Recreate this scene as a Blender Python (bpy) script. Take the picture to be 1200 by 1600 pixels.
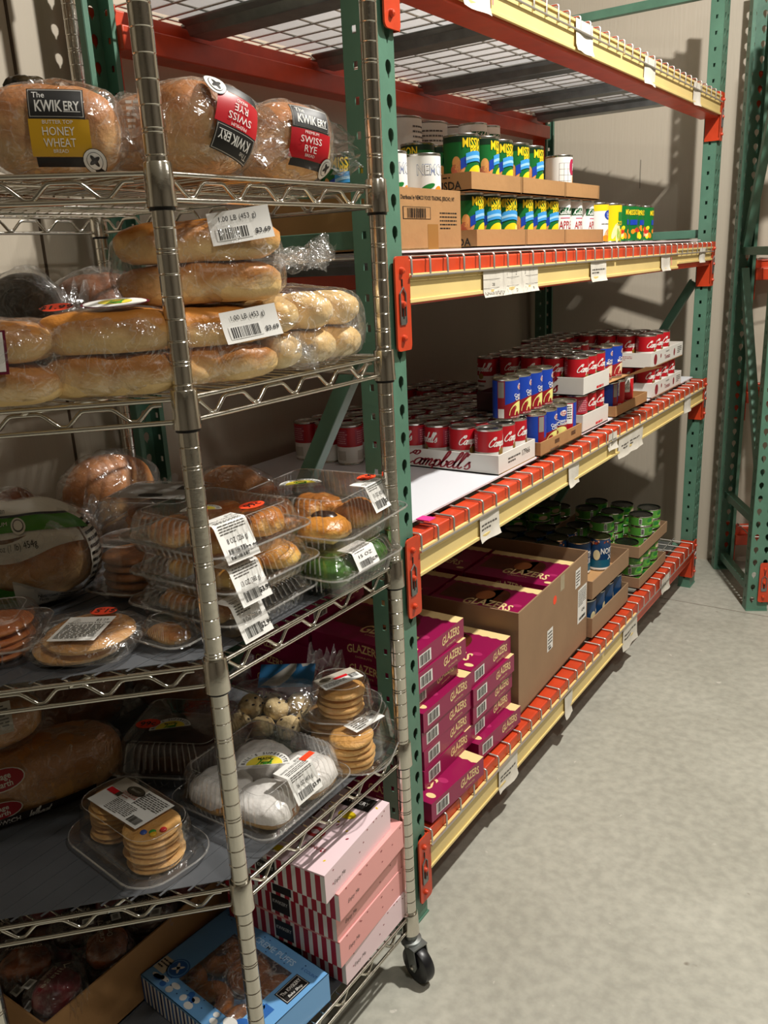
import bpy, bmesh, math, random
from mathutils import Vector, Matrix, noise
PI = math.pi
for _o in list(bpy.data.objects):
    bpy.data.objects.remove(_o)
SC = bpy.context.scene
COL = SC.collection

# ------------------------------------------------------------------ camera
cam_d = bpy.data.cameras.new('camera')
cam = bpy.data.objects.new('camera', cam_d)
COL.objects.link(cam)
SC.camera = cam
cam_d.sensor_fit = 'VERTICAL'
cam_d.sensor_height = 36.0
cam_d.lens = 1318.38 * 36.0 / 1600.0
cam_d.clip_start = 0.02
cam_d.clip_end = 50
_pit, _yaw, _rol = -0.29172, 0.60467, -0.04901
_f = Vector((-math.sin(_yaw) * math.cos(_pit), math.cos(_yaw) * math.cos(_pit), math.sin(_pit)))
_r = Vector((math.cos(_yaw), math.sin(_yaw), 0))
_u = _r.cross(_f)
_r2 = _r * math.cos(_rol) + _u * math.sin(_rol)
_u2 = -_r * math.sin(_rol) + _u * math.cos(_rol)
_m = Matrix((_r2, _u2, -_f)).transposed().to_4x4()
_m.translation = Vector((0.8244, -1.22918, 1.37872))
cam.matrix_world = _m

# ------------------------------------------------------------------ world, lights, exposure
w = bpy.data.worlds.new('world')
SC.world = w
w.use_nodes = True
w.node_tree.nodes['Background'].inputs[0].default_value = (1.0, 0.93, 0.82, 1)
w.node_tree.nodes['Background'].inputs[1].default_value = 0.15
SC.view_settings.view_transform = 'Standard'
SC.view_settings.look = 'None'
SC.view_settings.gamma = 1
SC.view_settings.exposure = 0.48
SC.view_settings.use_curve_mapping = False
LIGHTS = [  # x, y, z, size x, size y, watts
    (0.95, 0.72, 3.15, 0.07, 0.12, 78),
    (1.60, -0.90, 3.15, 0.12, 0.20, 15),
    (2.3, 1.6, 3.15, 0.30, 1.20, 6),
]
for i, (x, y, z, sx, sy, pw) in enumerate(LIGHTS):
    ld = bpy.data.lights.new('ceiling_lamp', 'AREA')
    ld.shape = 'RECTANGLE'
    ld.size = sx
    ld.size_y = sy
    ld.energy = pw
    ld.color = (1.0, 0.965, 0.90)
    lo = bpy.data.objects.new('ceiling_lamp', ld)
    COL.objects.link(lo)
    lo.location = (x, y, z)

# ------------------------------------------------------------------ materials
def lin(c):
    if isinstance(c, str):
        c = tuple(int(c[i:i + 2], 16) / 255 for i in (0, 2, 4))
    return tuple((v / 12.92 if v <= 0.04045 else ((v + 0.055) / 1.055) ** 2.4) for v in c) + (1,)

MATS = {}

def mat(name, col='808080', rough=0.5, metal=0.0, var=0.0, vs=8.0, bump=0.0, bs=40.0, col2=None, coat=0.0, spec=0.5, stretch=None):
    if name in MATS:
        return MATS[name]
    m = bpy.data.materials.new(name)
    m.use_nodes = True
    nt = m.node_tree
    b = nt.nodes['Principled BSDF']
    b.inputs['Base Color'].default_value = lin(col)
    b.inputs['Roughness'].default_value = rough
    b.inputs['Metallic'].default_value = metal
    b.inputs['Coat Weight'].default_value = coat
    b.inputs['Specular IOR Level'].default_value = spec
    tc = nt.nodes.new('ShaderNodeTexCoord')
    src = tc.outputs['Object']
    if stretch:
        mp = nt.nodes.new('ShaderNodeMapping')
        mp.inputs['Scale'].default_value = stretch
        nt.links.new(src, mp.inputs['Vector'])
        src = mp.outputs['Vector']
    if var > 0 or col2:
        n = nt.nodes.new('ShaderNodeTexNoise')
        n.inputs['Scale'].default_value = vs
        n.inputs['Detail'].default_value = 5
        nt.links.new(src, n.inputs['Vector'])
        r = nt.nodes.new('ShaderNodeValToRGB')
        a = lin(col)
        if col2:
            c2 = lin(col2)
            c1 = a
        else:
            c1 = tuple(v * (1 - var) for v in a[:3]) + (1,)
            c2 = tuple(min(1, v * (1 + var)) for v in a[:3]) + (1,)
        r.color_ramp.elements[0].position = 0.35
        r.color_ramp.elements[1].position = 0.65
        r.color_ramp.elements[0].color = c1
        r.color_ramp.elements[1].color = c2
        nt.links.new(n.outputs['Fac'], r.inputs['Fac'])
        nt.links.new(r.outputs['Color'], b.inputs['Base Color'])
    if bump > 0:
        n2 = nt.nodes.new('ShaderNodeTexNoise')
        n2.inputs['Scale'].default_value = bs
        n2.inputs['Detail'].default_value = 4
        nt.links.new(src, n2.inputs['Vector'])
        bp = nt.nodes.new('ShaderNodeBump')
        bp.inputs['Strength'].default_value = bump
        bp.inputs['Distance'].default_value = 0.01
        nt.links.new(n2.outputs['Fac'], bp.inputs['Height'])
        nt.links.new(bp.outputs['Normal'], b.inputs['Normal'])
    MATS[name] = m
    return m

def film(name, haze=0.05, gloss=0.12, rough=0.1, bump=0.3, bs=30.0, tint='FFFFFF', edge=0.6, fold_glint=0.0):
    """thin clear plastic: mostly lets light through, glossy glints, a touch of haze"""
    if name in MATS:
        return MATS[name]
    m = bpy.data.materials.new(name)
    m.use_nodes = True
    nt = m.node_tree
    nt.nodes.clear()
    out = nt.nodes.new('ShaderNodeOutputMaterial')
    tr = nt.nodes.new('ShaderNodeBsdfTransparent')
    tr.inputs[0].default_value = lin(tint)
    gl = nt.nodes.new('ShaderNodeBsdfGlossy')
    gl.inputs['Roughness'].default_value = rough
    df = nt.nodes.new('ShaderNodeBsdfDiffuse')
    df.inputs[0].default_value = (0.8, 0.78, 0.74, 1)
    lw = nt.nodes.new('ShaderNodeLayerWeight')
    lw.inputs['Blend'].default_value = 0.35
    ma = nt.nodes.new('ShaderNodeMath')
    ma.operation = 'MULTIPLY_ADD'
    ma.inputs[1].default_value = edge
    ma.inputs[2].default_value = gloss
    nt.links.new(lw.outputs['Facing'], ma.inputs[0])
    mx = nt.nodes.new('ShaderNodeMixShader')
    mx2 = nt.nodes.new('ShaderNodeMixShader')
    mx2.inputs[0].default_value = haze
    nt.links.new(tr.outputs[0], mx2.inputs[1])
    nt.links.new(df.outputs[0], mx2.inputs[2])
    nt.links.new(ma.outputs[0], mx.inputs[0])
    nt.links.new(mx2.outputs[0], mx.inputs[1])
    nt.links.new(gl.outputs[0], mx.inputs[2])
    nt.links.new(mx.outputs[0], out.inputs[0])
    if bump > 0:
        tc = nt.nodes.new('ShaderNodeTexCoord')
        n2 = nt.nodes.new('ShaderNodeTexNoise')
        n2.inputs['Scale'].default_value = bs
        n2.inputs['Detail'].default_value = 3
        n2.inputs['Distortion'].default_value = 1.2
        nt.links.new(tc.outputs['Object'], n2.inputs['Vector'])
        bp = nt.nodes.new('ShaderNodeBump')
        bp.inputs['Strength'].default_value = bump
        bp.inputs['Distance'].default_value = 0.01
        nt.links.new(n2.outputs['Fac'], bp.inputs['Height'])
        if fold_glint:                     # white streaks painting highlights along the film's folds
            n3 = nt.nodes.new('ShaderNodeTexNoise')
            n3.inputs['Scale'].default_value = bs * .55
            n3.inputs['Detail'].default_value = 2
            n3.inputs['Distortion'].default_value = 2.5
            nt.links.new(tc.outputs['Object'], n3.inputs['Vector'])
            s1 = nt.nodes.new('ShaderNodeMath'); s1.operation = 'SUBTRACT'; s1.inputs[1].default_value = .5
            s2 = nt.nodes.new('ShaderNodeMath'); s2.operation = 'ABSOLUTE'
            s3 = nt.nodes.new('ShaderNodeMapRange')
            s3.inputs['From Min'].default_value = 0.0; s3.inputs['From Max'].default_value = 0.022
            s3.inputs['To Min'].default_value = haze + fold_glint; s3.inputs['To Max'].default_value = haze
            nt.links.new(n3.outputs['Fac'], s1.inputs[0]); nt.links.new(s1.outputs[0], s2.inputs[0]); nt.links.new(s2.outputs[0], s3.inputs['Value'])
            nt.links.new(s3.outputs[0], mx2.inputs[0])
        for nd in (gl, lw):
            nt.links.new(bp.outputs['Normal'], nd.inputs['Normal'])
    MATS[name] = m
    return m

def bread_mat(name, top, side, zlo, zhi, rough=0.45, vs=22.0):
    """baked crust: brown on the crown of the loaf, pale at its sides, in the loaf's own coordinates"""
    if name in MATS:
        return MATS[name]
    m = bpy.data.materials.new(name)
    m.use_nodes = True
    nt = m.node_tree
    b = nt.nodes['Principled BSDF']
    b.inputs['Roughness'].default_value = rough
    b.inputs['Subsurface Weight'].default_value = 0.0
    tc = nt.nodes.new('ShaderNodeTexCoord')
    sp = nt.nodes.new('ShaderNodeSeparateXYZ')
    nt.links.new(tc.outputs['Object'], sp.inputs[0])
    mr = nt.nodes.new('ShaderNodeMapRange')
    mr.inputs['From Min'].default_value = zlo
    mr.inputs['From Max'].default_value = zhi
    nt.links.new(sp.outputs['Z'], mr.inputs['Value'])
    n = nt.nodes.new('ShaderNodeTexNoise')
    n.inputs['Scale'].default_value = vs
    n.inputs['Detail'].default_value = 6
    nt.links.new(tc.outputs['Object'], n.inputs['Vector'])
    ad = nt.nodes.new('ShaderNodeMath')
    ad.operation = 'MULTIPLY_ADD'
    ad.inputs[1].default_value = 1.5
    nt.links.new(n.outputs['Fac'], ad.inputs[0])
    sb = nt.nodes.new('ShaderNodeMath')
    sb.operation = 'SUBTRACT'
    sb.inputs[1].default_value = 0.75
    nt.links.new(mr.outputs[0], sb.inputs[0])
    nt.links.new(sb.outputs[0], ad.inputs[2])
    r = nt.nodes.new('ShaderNodeValToRGB')
    r.color_ramp.elements[0].color = lin(side)
    r.color_ramp.elements[1].color = lin(top)
    r.color_ramp.elements[0].position = 0.1
    r.color_ramp.elements[1].position = 0.8
    nt.links.new(ad.outputs[0], r.inputs['Fac'])
    nt.links.new(r.outputs['Color'], b.inputs['Base Color'])
    bp = nt.nodes.new('ShaderNodeBump')
    bp.inputs['Strength'].default_value = 0.6
    bp.inputs['Distance'].default_value = 0.012
    nt.links.new(n.outputs['Fac'], bp.inputs['Height'])
    nt.links.new(bp.outputs['Normal'], b.inputs['Normal'])
    MATS[name] = m
    return m

CHROME = mat('chrome', 'D6D2C8', 0.16, 1.0, bump=0.05, bs=60)
ZINC = mat('galvanised_steel', '8E9290', 0.38, 0.85, var=0.12, vs=30)
WIREM = mat('zinc_wire', 'C9C6BE', 0.35, 0.8)
GREEN = mat('green_rack_paint', '547C68', 0.42, 0.0, var=0.10, vs=14, bump=0.05, bs=50)
ORANGE = mat('orange_beam_paint', 'C4401F', 0.36, 0.0, var=0.10, vs=18, bump=0.04, bs=40)
YELLOW = mat('yellow_strip', 'E1C884', 0.42, 0.0, var=0.04, vs=9)
WHITE = mat('white_paper', 'E8E6E0', 0.6)
TAGP = mat('taped_paper_tag', 'D9D3C6', 0.45, var=0.05, vs=40, bump=0.1, bs=50)
BLACK = mat('black_ink', '15120F', 0.5)
GREYINK = mat('grey_ink', '55504A', 0.6)
REDINK = mat('red_ink', 'B3122A', 0.5)
CARD = mat('brown_cardboard', 'A67C4E', 0.75, var=0.07, vs=12, bump=0.08, bs=60)
CARDI = mat('cardboard_inner', 'B58A5A', 0.8, var=0.07, vs=10)
CARDG = mat('grey_brown_cardboard', '96785A', 0.75, var=0.06, vs=8, bump=0.05, bs=40)
ORSTK = mat('orange_sticker', 'FF4A22', 0.5)
RUBBER = mat('black_rubber', '17171A', 0.35, var=0.3, vs=40)
BLKP = mat('black_plastic', '101010', 0.4)
CLAM = film('clear_clamshell_plastic', 0.010, 0.035, 0.045, 0.05, 60, edge=0.55)
BAGF = film('clear_bag_film', 0.035, 0.07, 0.13, 1.0, 30, edge=0.40, fold_glint=0.22)
DARKF = film('dull_bag_film', 0.05, 0.05, 0.16, 1.0, 24, edge=0.35, fold_glint=0.12)

# ------------------------------------------------------------------ mesh builder
def V(*a):
    return Vector(a)

class MB:
    def __init__(s):
        s.v = []; s.f = []; s.fm = []; s.mats = []
    def mi(s, m):
        if m not in s.mats:
            s.mats.append(m)
        return s.mats.index(m)
    def add(s, vs, fs, m):
        o = len(s.v)
        s.v += [tuple(p) for p in vs]
        k = s.mi(m)
        for f in fs:
            s.f.append(tuple(i + o for i in f)); s.fm.append(k)
    def box(s, c, d, m, rz=0.0, R=None):
        x, y, z = d[0] / 2, d[1] / 2, d[2] / 2
        pts = [V(a * x, b * y, e * z) for e in (-1, 1) for b in (-1, 1) for a in (-1, 1)]
        if R is None:
            R = Matrix.Rotation(rz, 3, 'Z')
        c = V(*c)
        pts = [R @ p + c for p in pts]
        s.add(pts, [(0, 2, 3, 1), (4, 5, 7, 6), (0, 1, 5, 4), (2, 6, 7, 3), (0, 4, 6, 2), (1, 3, 7, 5)], m)
        return s
    def tube(s, path, r, m, n=8, closed=False, cap=True):
        P = [V(*p) for p in path]
        N = len(P)
        rings = []
        up = None
        for i, p in enumerate(P):
            if closed:
                t = (P[(i + 1) % N] - P[i - 1])
            else:
                t = P[min(i + 1, N - 1)] - P[max(i - 1, 0)]
            if t.length < 1e-9:
                t = V(0, 0, 1)
            t.normalize()
            if up is None:
                up = V(0, 0, 1) if abs(t.z) < 0.9 else V(1, 0, 0)
            a = t.cross(up)
            if a.length < 1e-6:
                a = t.cross(V(1, 0, 0))
            a.normalize()
            b = a.cross(t).normalized()
            up = b
            rr = r[i] if isinstance(r, (list, tuple)) else r
            rings.append([p + (a * math.cos(2 * PI * k / n) + b * math.sin(2 * PI * k / n)) * rr for k in range(n)])
        vs = [q for rg in rings for q in rg]
        fs = []
        for i in range(N if closed else N - 1):
            j = (i + 1) % N
            for k in range(n):
                l = (k + 1) % n
                fs.append((i * n + k, j * n + k, j * n + l, i * n + l))
        if cap and not closed:
            fs.append(tuple(range(n)))
            fs.append(tuple((N - 1) * n + k for k in reversed(range(n))))
        s.add(vs, fs, m)
        return s
    def lathe(s, prof, m, o=(0, 0, 0), n=32, R=None, capb=True, capt=True):
        vs = []
        o = V(*o)
        for (r, z) in prof:
            for k in range(n):
                a = 2 * PI * k / n
                p = V(r * math.cos(a), r * math.sin(a), z)
                if R is not None:
                    p = R @ p
                vs.append(p + o)
        fs = []
        for i in range(len(prof) - 1):
            for k in range(n):
                l = (k + 1) % n
                fs.append((i * n + k, i * n + l, (i + 1) * n + l, (i + 1) * n + k))
        if capb:
            fs.append(tuple(reversed(range(n))))
        if capt:
            fs.append(tuple((len(prof) - 1) * n + k for k in range(n)))
        s.add(vs, fs, m)
        return s
    def loft(s, rings, m, capa=True, capb=True):
        n = len(rings[0])
        vs = [p for rg in rings for p in rg]
        fs = []
        for i in range(len(rings) - 1):
            for k in range(n):
                l = (k + 1) % n
                fs.append((i * n + k, i * n + l, (i + 1) * n + l, (i + 1) * n + k))
        if capa:
            fs.append(tuple(reversed(range(n))))
        if capb:
            fs.append(tuple((len(rings) - 1) * n + k for k in range(n)))
        s.add(vs, fs, m)
        return s
    def build(s, name, parent=None, loc=(0, 0, 0), rz=0.0, smooth=40, bevel=0.0, rot=None):
        assert all(0 <= i < len(s.v) for f in s.f for i in f), name
        me = bpy.data.meshes.new(name)
        me.from_pydata(s.v, [], s.f)
        for m in s.mats:
            me.materials.append(m)
        me.polygons.foreach_set('material_index', s.fm)
        if smooth:
            me.shade_smooth()
            me.set_sharp_from_angle(angle=math.radians(smooth))
        me.update()
        o = bpy.data.objects.new(name, me)
        COL.objects.link(o)
        if parent:
            o.parent = parent
        o.location = loc
        o.rotation_euler = rot if rot else (0, 0, rz)
        if bevel:
            bv = o.modifiers.new('bevel', 'BEVEL')
            bv.width = bevel
            bv.segments = 2
            bv.limit_method = 'ANGLE'
            bv.angle_limit = math.radians(50)
        return o
    # ---- flat art on a surface; mp(u, v, layer) gives the point
    def rect(s, mp, u0, v0, u1, v1, m, L=1, nu=1, nv=1):
        vs = [mp(u0 + (u1 - u0) * i / nu, v0 + (v1 - v0) * j / nv, L) for j in range(nv + 1) for i in range(nu + 1)]
        fs = [(j * (nu + 1) + i, j * (nu + 1) + i + 1, (j + 1) * (nu + 1) + i + 1, (j + 1) * (nu + 1) + i) for j in range(nv) for i in range(nu)]
        s.add(vs, fs, m)
        return s
    def ell(s, mp, cu, cv, ru, rv, m, L=1, n=20, a0=0.0, a1=2 * PI, rot=0.0):
        vs = [mp(cu, cv, L)]
        full = abs(a1 - a0 - 2 * PI) < 1e-6
        k = n if full else n + 1
        for rr in (0.5, 1.0):
            for i in range(k):
                a = a0 + (a1 - a0) * i / n
                x, y = ru * rr * math.cos(a), rv * rr * math.sin(a)
                vs.append(mp(cu + x * math.cos(rot) - y * math.sin(rot), cv + x * math.sin(rot) + y * math.cos(rot), L))
        fs = []
        for i in range(n):
            j = (i + 1) % k
            fs.append((0, 1 + i, 1 + j))
            fs.append((1 + i, 1 + k + i, 1 + k + j, 1 + j))
        s.add(vs, fs, m)
        return s
    def poly(s, mp, pts, m, L=1):
        s.add([mp(a, b, L) for a, b in pts], [tuple(range(len(pts)))], m)
        return s
    def text(s, mp, st, cu, cv, h, m, L=2, wd=None, shear=0.0, bold=0.0, rot=0.0, arch=0.0, align=0):
        vs, fs, tw = glyphs(st, shear, bold)
        k = h
        kx = (wd / tw) if wd else k
        tot = tw * kx
        off = {0: 0.0, -1: tot / 2, 1: -tot / 2}[align]
        c_, s_ = math.cos(rot), math.sin(rot)
        pts = []
        for (x, y) in vs:
            X, Y = x * kx + off, (y - 0.5) * k
            if arch:
                Y += arch * (1 - (2 * X / max(tot, 1e-6)) ** 2)
            pts.append(mp(cu + X * c_ - Y * s_, cv + X * s_ + Y * c_, L))
        s.add(pts, fs, m)
        return s
    def barcode(s, mp, u, v, w_, h_, L=2, seed=1, m=None, back=True):
        rd = random.Random(seed)
        if back:
            s.rect(mp, u - w_ * .58, v - h_ * .6, u + w_ * .58, v + h_ * .6, WHITE, L)
        x = -w_ / 2
        while x < w_ / 2 - w_ * .04:
            b = w_ * rd.choice((.02, .03, .045))
            s.rect(mp, u + x, v - h_ / 2, u + x + b, v + h_ / 2, m or BLACK, L + 1)
            x += b + w_ * rd.choice((.02, .03, .04))
        return s
    def lines(s, mp, u0, v0, u1, v1, n, m=None, L=2, seed=0, fill=.45):
        """a block of print too small to read: broken rows of word-length dashes"""
        rd = random.Random(seed)
        dv = (v1 - v0) / n
        for i in range(n):
            y = v1 - dv * (i + .5)
            x = u0
            end = u1 if i < n - 1 else u0 + (u1 - u0) * .6
            while x < end - (u1 - u0) * .03:
                wl = min((u1 - u0) * rd.uniform(.06, .2), end - x)
                s.rect(mp, x, y - dv * fill / 2, x + wl, y + dv * fill / 2, m or GREYINK, L)
                x += wl + (u1 - u0) * .03
        return s

_GC = {}
_CH = {}
def _shape(body, bold):
    cu = bpy.data.curves.new('lettering', 'FONT')
    cu.body = body
    cu.size = 1.0
    cu.offset = bold
    cu.resolution_u = 2
    ob = bpy.data.objects.new('lettering', cu)
    COL.objects.link(ob)
    me = bpy.data.meshes.new_from_object(ob.evaluated_get(bpy.context.evaluated_depsgraph_get()))
    vs = [(v.co.x, v.co.y) for v in me.vertices]
    fs = [tuple(p.vertices) for p in me.polygons]
    bpy.data.objects.remove(ob)
    bpy.data.curves.remove(cu)
    bpy.data.meshes.remove(me)
    return vs, fs

def _load_letters():
    """every letter once, while the scene is still empty"""
    ref = _shape('HH', 0)[0]
    w0 = max(a for a, b in ref)
    for c in "ABCDEFGHIJKLMNOPQRSTUVWXYZabcdefghijklmnopqrstuvwxyz0123456789.,$()&'":
        q = _shape('H' + c + 'H', 0)[0]
        adv = max(a for a, b in q) - w0
        for bd in (0.0, 0.02):
            vs, fs = _shape(c, bd)
            _CH[(c, bd)] = (vs, fs, adv)
_load_letters()

def glyphs(st, shear=0.0, bold=0.0):
    key = (st, round(shear, 3), bold > 0)
    if key in _GC:
        return _GC[key]
    bd = 0.02 if bold > 0 else 0.0
    V_, F_ = [], []
    x = 0.0
    for c in st:
        g = _CH.get((c, bd))
        if g is None:
            x += .3
            continue
        o = len(V_)
        V_ += [(a + x + shear * b, b) for a, b in g[0]]
        F_ += [tuple(i + o for i in f) for f in g[1]]
        x += g[2]
    if not V_:
        return [], [], 1.0
    x0 = min(a for a, b in V_); x1 = max(a for a, b in V_)
    xm = (x0 + x1) / 2
    cap = 0.73
    r = ([((a - xm) / cap, b / cap) for a, b in V_], F_, (x1 - x0) / cap)
    _GC[key] = r
    return r

def plane(o, u, v, eps=0.0003):
    o, u, v = V(*o), V(*u), V(*v)
    n = u.cross(v).normalized()
    return lambda a, b, L: o + u * a + v * b + n * (eps * L)

def cyl(r, z0=0.0, th0=0.0, eps=0.00025):
    def f(a, b, L):
        t = th0 + a / r
        R = r + eps * L
        return V(R * math.cos(t), R * math.sin(t), z0 + b)
    return f

# ------------------------------------------------------------------ object helpers
def tag(o, label, cat, group=None, kind=None):
    if label: o['label'] = label
    if cat: o['category'] = cat
    if group: o['group'] = group
    if kind: o['kind'] = kind
    return o

def thing(name, label, cat, loc=(0, 0, 0), rz=0.0, group=None, rot=None):
    o = bpy.data.objects.new(name, None)
    o.empty_display_size = 0.02
    COL.objects.link(o)
    o.location = loc
    o.rotation_euler = rot if rot else (0, 0, rz)
    return tag(o, label, cat, group)

def dup(root, loc, rz=0.0, label=None, group=None, rot=None):
    r = root.copy()
    COL.objects.link(r)
    r.location = loc
    r.rotation_euler = rot if rot else (0, 0, rz)
    if label: r['label'] = label
    if group: r['group'] = group
    for ch in root.children:
        c = ch.copy()
        COL.objects.link(c)
        c.parent = r
        for g in ch.children:
            d = g.copy()
            COL.objects.link(d)
            d.parent = c
    return r

def structure(o):
    o['kind'] = 'structure'
    return o

def fbm(p, s):
    return noise.noise(p * s)
# ------------------------------------------------------------------ the room
WALLP = mat('insulated_panel_wall', 'B9AE9C', 0.5, 0.0, var=0.03, vs=3, bump=0.10, bs=120, stretch=(1, 1, 0.05))
CEILM = mat('ceiling_white', 'E4E1DA', 0.7)
FARW = mat('room_side_wall', '7C756A', 0.7)
SEAMM = mat('panel_seam', '4A3A2A', 0.7)

def floor_mat():
    m = bpy.data.materials.new('concrete_floor')
    m.use_nodes = True
    nt = m.node_tree
    b = nt.nodes['Principled BSDF']
    tc = nt.nodes.new('ShaderNodeTexCoord')
    def nz(scale, det=6, dist=0.0):
        n = nt.nodes.new('ShaderNodeTexNoise')
        n.inputs['Scale'].default_value = scale
        n.inputs['Detail'].default_value = det
        n.inputs['Distortion'].default_value = dist
        nt.links.new(tc.outputs['Object'], n.inputs['Vector'])
        return n
    def ramp(src, p0, p1, c0, c1):
        r = nt.nodes.new('ShaderNodeValToRGB')
        r.color_ramp.elements[0].position = p0
        r.color_ramp.elements[1].position = p1
        r.color_ramp.elements[0].color = c0
        r.color_ramp.elements[1].color = c1
        nt.links.new(src, r.inputs['Fac'])
        return r
    def mix(kind, fac, a, c):
        mx = nt.nodes.new('ShaderNodeMixRGB')
        mx.blend_type = kind
        if isinstance(fac, float): mx.inputs[0].default_value = fac
        else: nt.links.new(fac, mx.inputs[0])
        nt.links.new(a, mx.inputs[1]); nt.links.new(c, mx.inputs[2])
        return mx
    base = ramp(nz(2.2, 8, 0.6).outputs['Fac'], .3, .7, lin('A2A093'), lin('B7B5A8'))
    fine = ramp(nz(38, 8).outputs['Fac'], .35, .65, lin('C6C6C6'), lin('FFFFFF'))
    m1 = mix('MULTIPLY', 0.45, base.outputs[0], fine.outputs[0])
    spots = ramp(nz(16, 2).outputs['Fac'], .74, .77, (0, 0, 0, 1), (1, 1, 1, 1))
    dk = nt.nodes.new('ShaderNodeRGB'); dk.outputs[0].default_value = lin('7C7568')
    m2 = mix('MIX', spots.outputs[0], m1.outputs[0], dk.outputs[0])
    sc = ramp(nz(7, 5, 2.5).outputs['Fac'], .70, .73, (0, 0, 0, 1), (.7, .7, .7, 1))
    lt = nt.nodes.new('ShaderNodeRGB'); lt.outputs[0].default_value = lin('CFCABE')
    m3 = mix('MIX', sc.outputs[0], m2.outputs[0], lt.outputs[0])
    nt.links.new(m3.outputs[0], b.inputs['Base Color'])
    b.inputs['Roughness'].default_value = 0.55
    bp = nt.nodes.new('ShaderNodeBump')
    bp.inputs['Strength'].default_value = 0.12
    bp.inputs['Distance'].default_value = 0.01
    nt.links.new(nz(60, 6).outputs['Fac'], bp.inputs['Height'])
    nt.links.new(bp.outputs['Normal'], b.inputs['Normal'])
    return m
FLOORM = floor_mat()
XW = -0.745
WA = math.atan(0.3)
structure(MB().box((1.6, 0.0, -0.05), (6.4, 8.4, 0.1), FLOORM).build('floor', smooth=0))
structure(MB().box((1.6, 0.0, 3.25), (6.4, 8.4, 0.1), CEILM).build('ceiling', smooth=0))
structure(MB().box((XW - 0.05, -0.8, 1.6), (0.1, 6.6, 3.2), WALLP).build('wall_left', smooth=0))
structure(MB().box((4.3, 0.0, 1.6), (0.1, 8.0, 3.2), FARW).build('wall_right', smooth=0))
structure(MB().box((1.6, -4.05, 1.6), (5.4, 0.1, 3.2), FARW).build('wall_near', smooth=0))
fw = MB().box((0, 0.05, 1.6), (6.4, 0.1, 3.2), WALLP).build('wall_far', loc=(1.7, 2.562 + 0.51, 0), rz=WA, smooth=0)
structure(fw)
for i, y in enumerate((-1.35, -0.125, 1.10)):
    structure(MB().box((XW + 0.0008, y, 1.6), (0.0016, 0.006, 3.2), SEAMM).build('trim_%d' % (i + 1), smooth=0))
structure(MB().box((0, -0.0008, 1.66), (0.004, 0.0016, 0.11), mat('wall_seam_fine', '8A8274', .6)).build('trim_4', loc=(-0.36, 2.562 - 0.108, 0), rz=WA, smooth=0))
structure(MB().box((2.0, 2.02, 0.0006), (5.4, 0.004, 0.0012), mat('floor_joint', '8A8478', .8)).build('trim_5', smooth=0))

# ------------------------------------------------------------------ pallet racking
def perf(mb, cols, wid, h, mp, shape, m, z0, pitch=0.0508):
    """a steel face with a punched hole in every pitch; mp(u, z) -> point"""
    cw = wid / cols
    n = int((h - z0) / pitch)
    N = 16
    for k in range(n):
        zc = z0 + pitch * (k + .5)
        for c in range(cols):
            uc = -wid / 2 + cw * (c + .5)
            outer, inner = [], []
            for i in range(N):
                a = 2 * PI * i / N + PI / 4
                ca, sa = math.cos(a), math.sin(a)
                q = max(abs(ca), abs(sa))
                outer.append(mp(uc + ca / q * cw / 2, zc + sa / q * pitch / 2))
                x, y = shape(a)
                inner.append(mp(uc + x, zc + y))
            mb.add(outer + inner, [(i, (i + 1) % N, N + (i + 1) % N, N + i) for i in range(N)], m)
    for za, zb in ((0, z0), (z0 + n * pitch, h)):
        if zb - za > 1e-4:
            mb.add([mp(-wid / 2, za), mp(wid / 2, za), mp(wid / 2, zb), mp(-wid / 2, zb)], [(0, 1, 2, 3)], m)

def tear(a):
    x, y = math.cos(a), math.sin(a)
    if y >= -0.1:
        return (0.0083 * x, 0.004 + 0.0095 * y)
    t = (-y - .1) / .9
    return (0.0083 * x * (1 - .25 * t) * (0.45 if t > .55 else 1), 0.004 - 0.019 * (-y))

def sq(a):
    x, y = math.cos(a), math.sin(a)
    q = max(abs(x), abs(y))
    return (0.0042 * x / q, 0.0060 * y / q)

PD, PW = 0.045, 0.076
def post_mesh(h=2.28):
    mb = MB()
    z0 = 0.0203
    perf(mb, 2, PW, h, lambda u, z: V(0, u, z), tear, GREEN, z0)                       # aisle face
    perf(mb, 1, PD, h, lambda u, z: V(u - PD / 2, -PW / 2, z), sq, GREEN, z0)           # side faces
    perf(mb, 1, PD, h, lambda u, z: V(-u - PD / 2, PW / 2, z), sq, GREEN, z0)
    for sgn in (-1, 1):                                                                 # returned lips
        a, b = (-PD, sgn * PW / 2), (-PD, sgn * (PW / 2 - .012))
        q = [V(a[0], a[1], 0), V(b[0], b[1], 0), V(b[0], b[1], h), V(a[0], a[1], h)]
        mb.add(q if sgn > 0 else q[::-1], [(0, 1, 2, 3)], GREEN)
    return mb

def frame_parts(root, xf, xr, yc, h=2.28, braces=()):
    """two posts (aisle face at xf, wall face at xr) plus bracing between them"""
    for x, rz in ((xf, 0.0), (xr, PI)):
        o = post_mesh(h).build('upright_post', root, (x, yc, 0), rz, smooth=0)
        sd = o.modifiers.new('thickness', 'SOLIDIFY')
        sd.thickness = 0.0022
        sd.offset = 0
        MB().box((-.022, 0, .002), (.052, .080, .004), GREEN).build('foot_plate', o, smooth=0)
    for (xa, za, xb, zb) in braces:
        L = math.hypot(xb - xa, zb - za)
        mb = MB()
        for (dy, dz, sy, sz) in ((-.014, 0, .003, .030), (0, .0135, .028, .003), (0, -.0135, .028, .003)):
            mb.box((0, dy, dz), (L, sy, sz), GREEN)
        mb.build('brace', root, ((xa + xb) / 2, yc, (za + zb) / 2), rot=(0, -math.atan2(zb - za, xb - xa), 0), smooth=0, bevel=.002)

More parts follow.
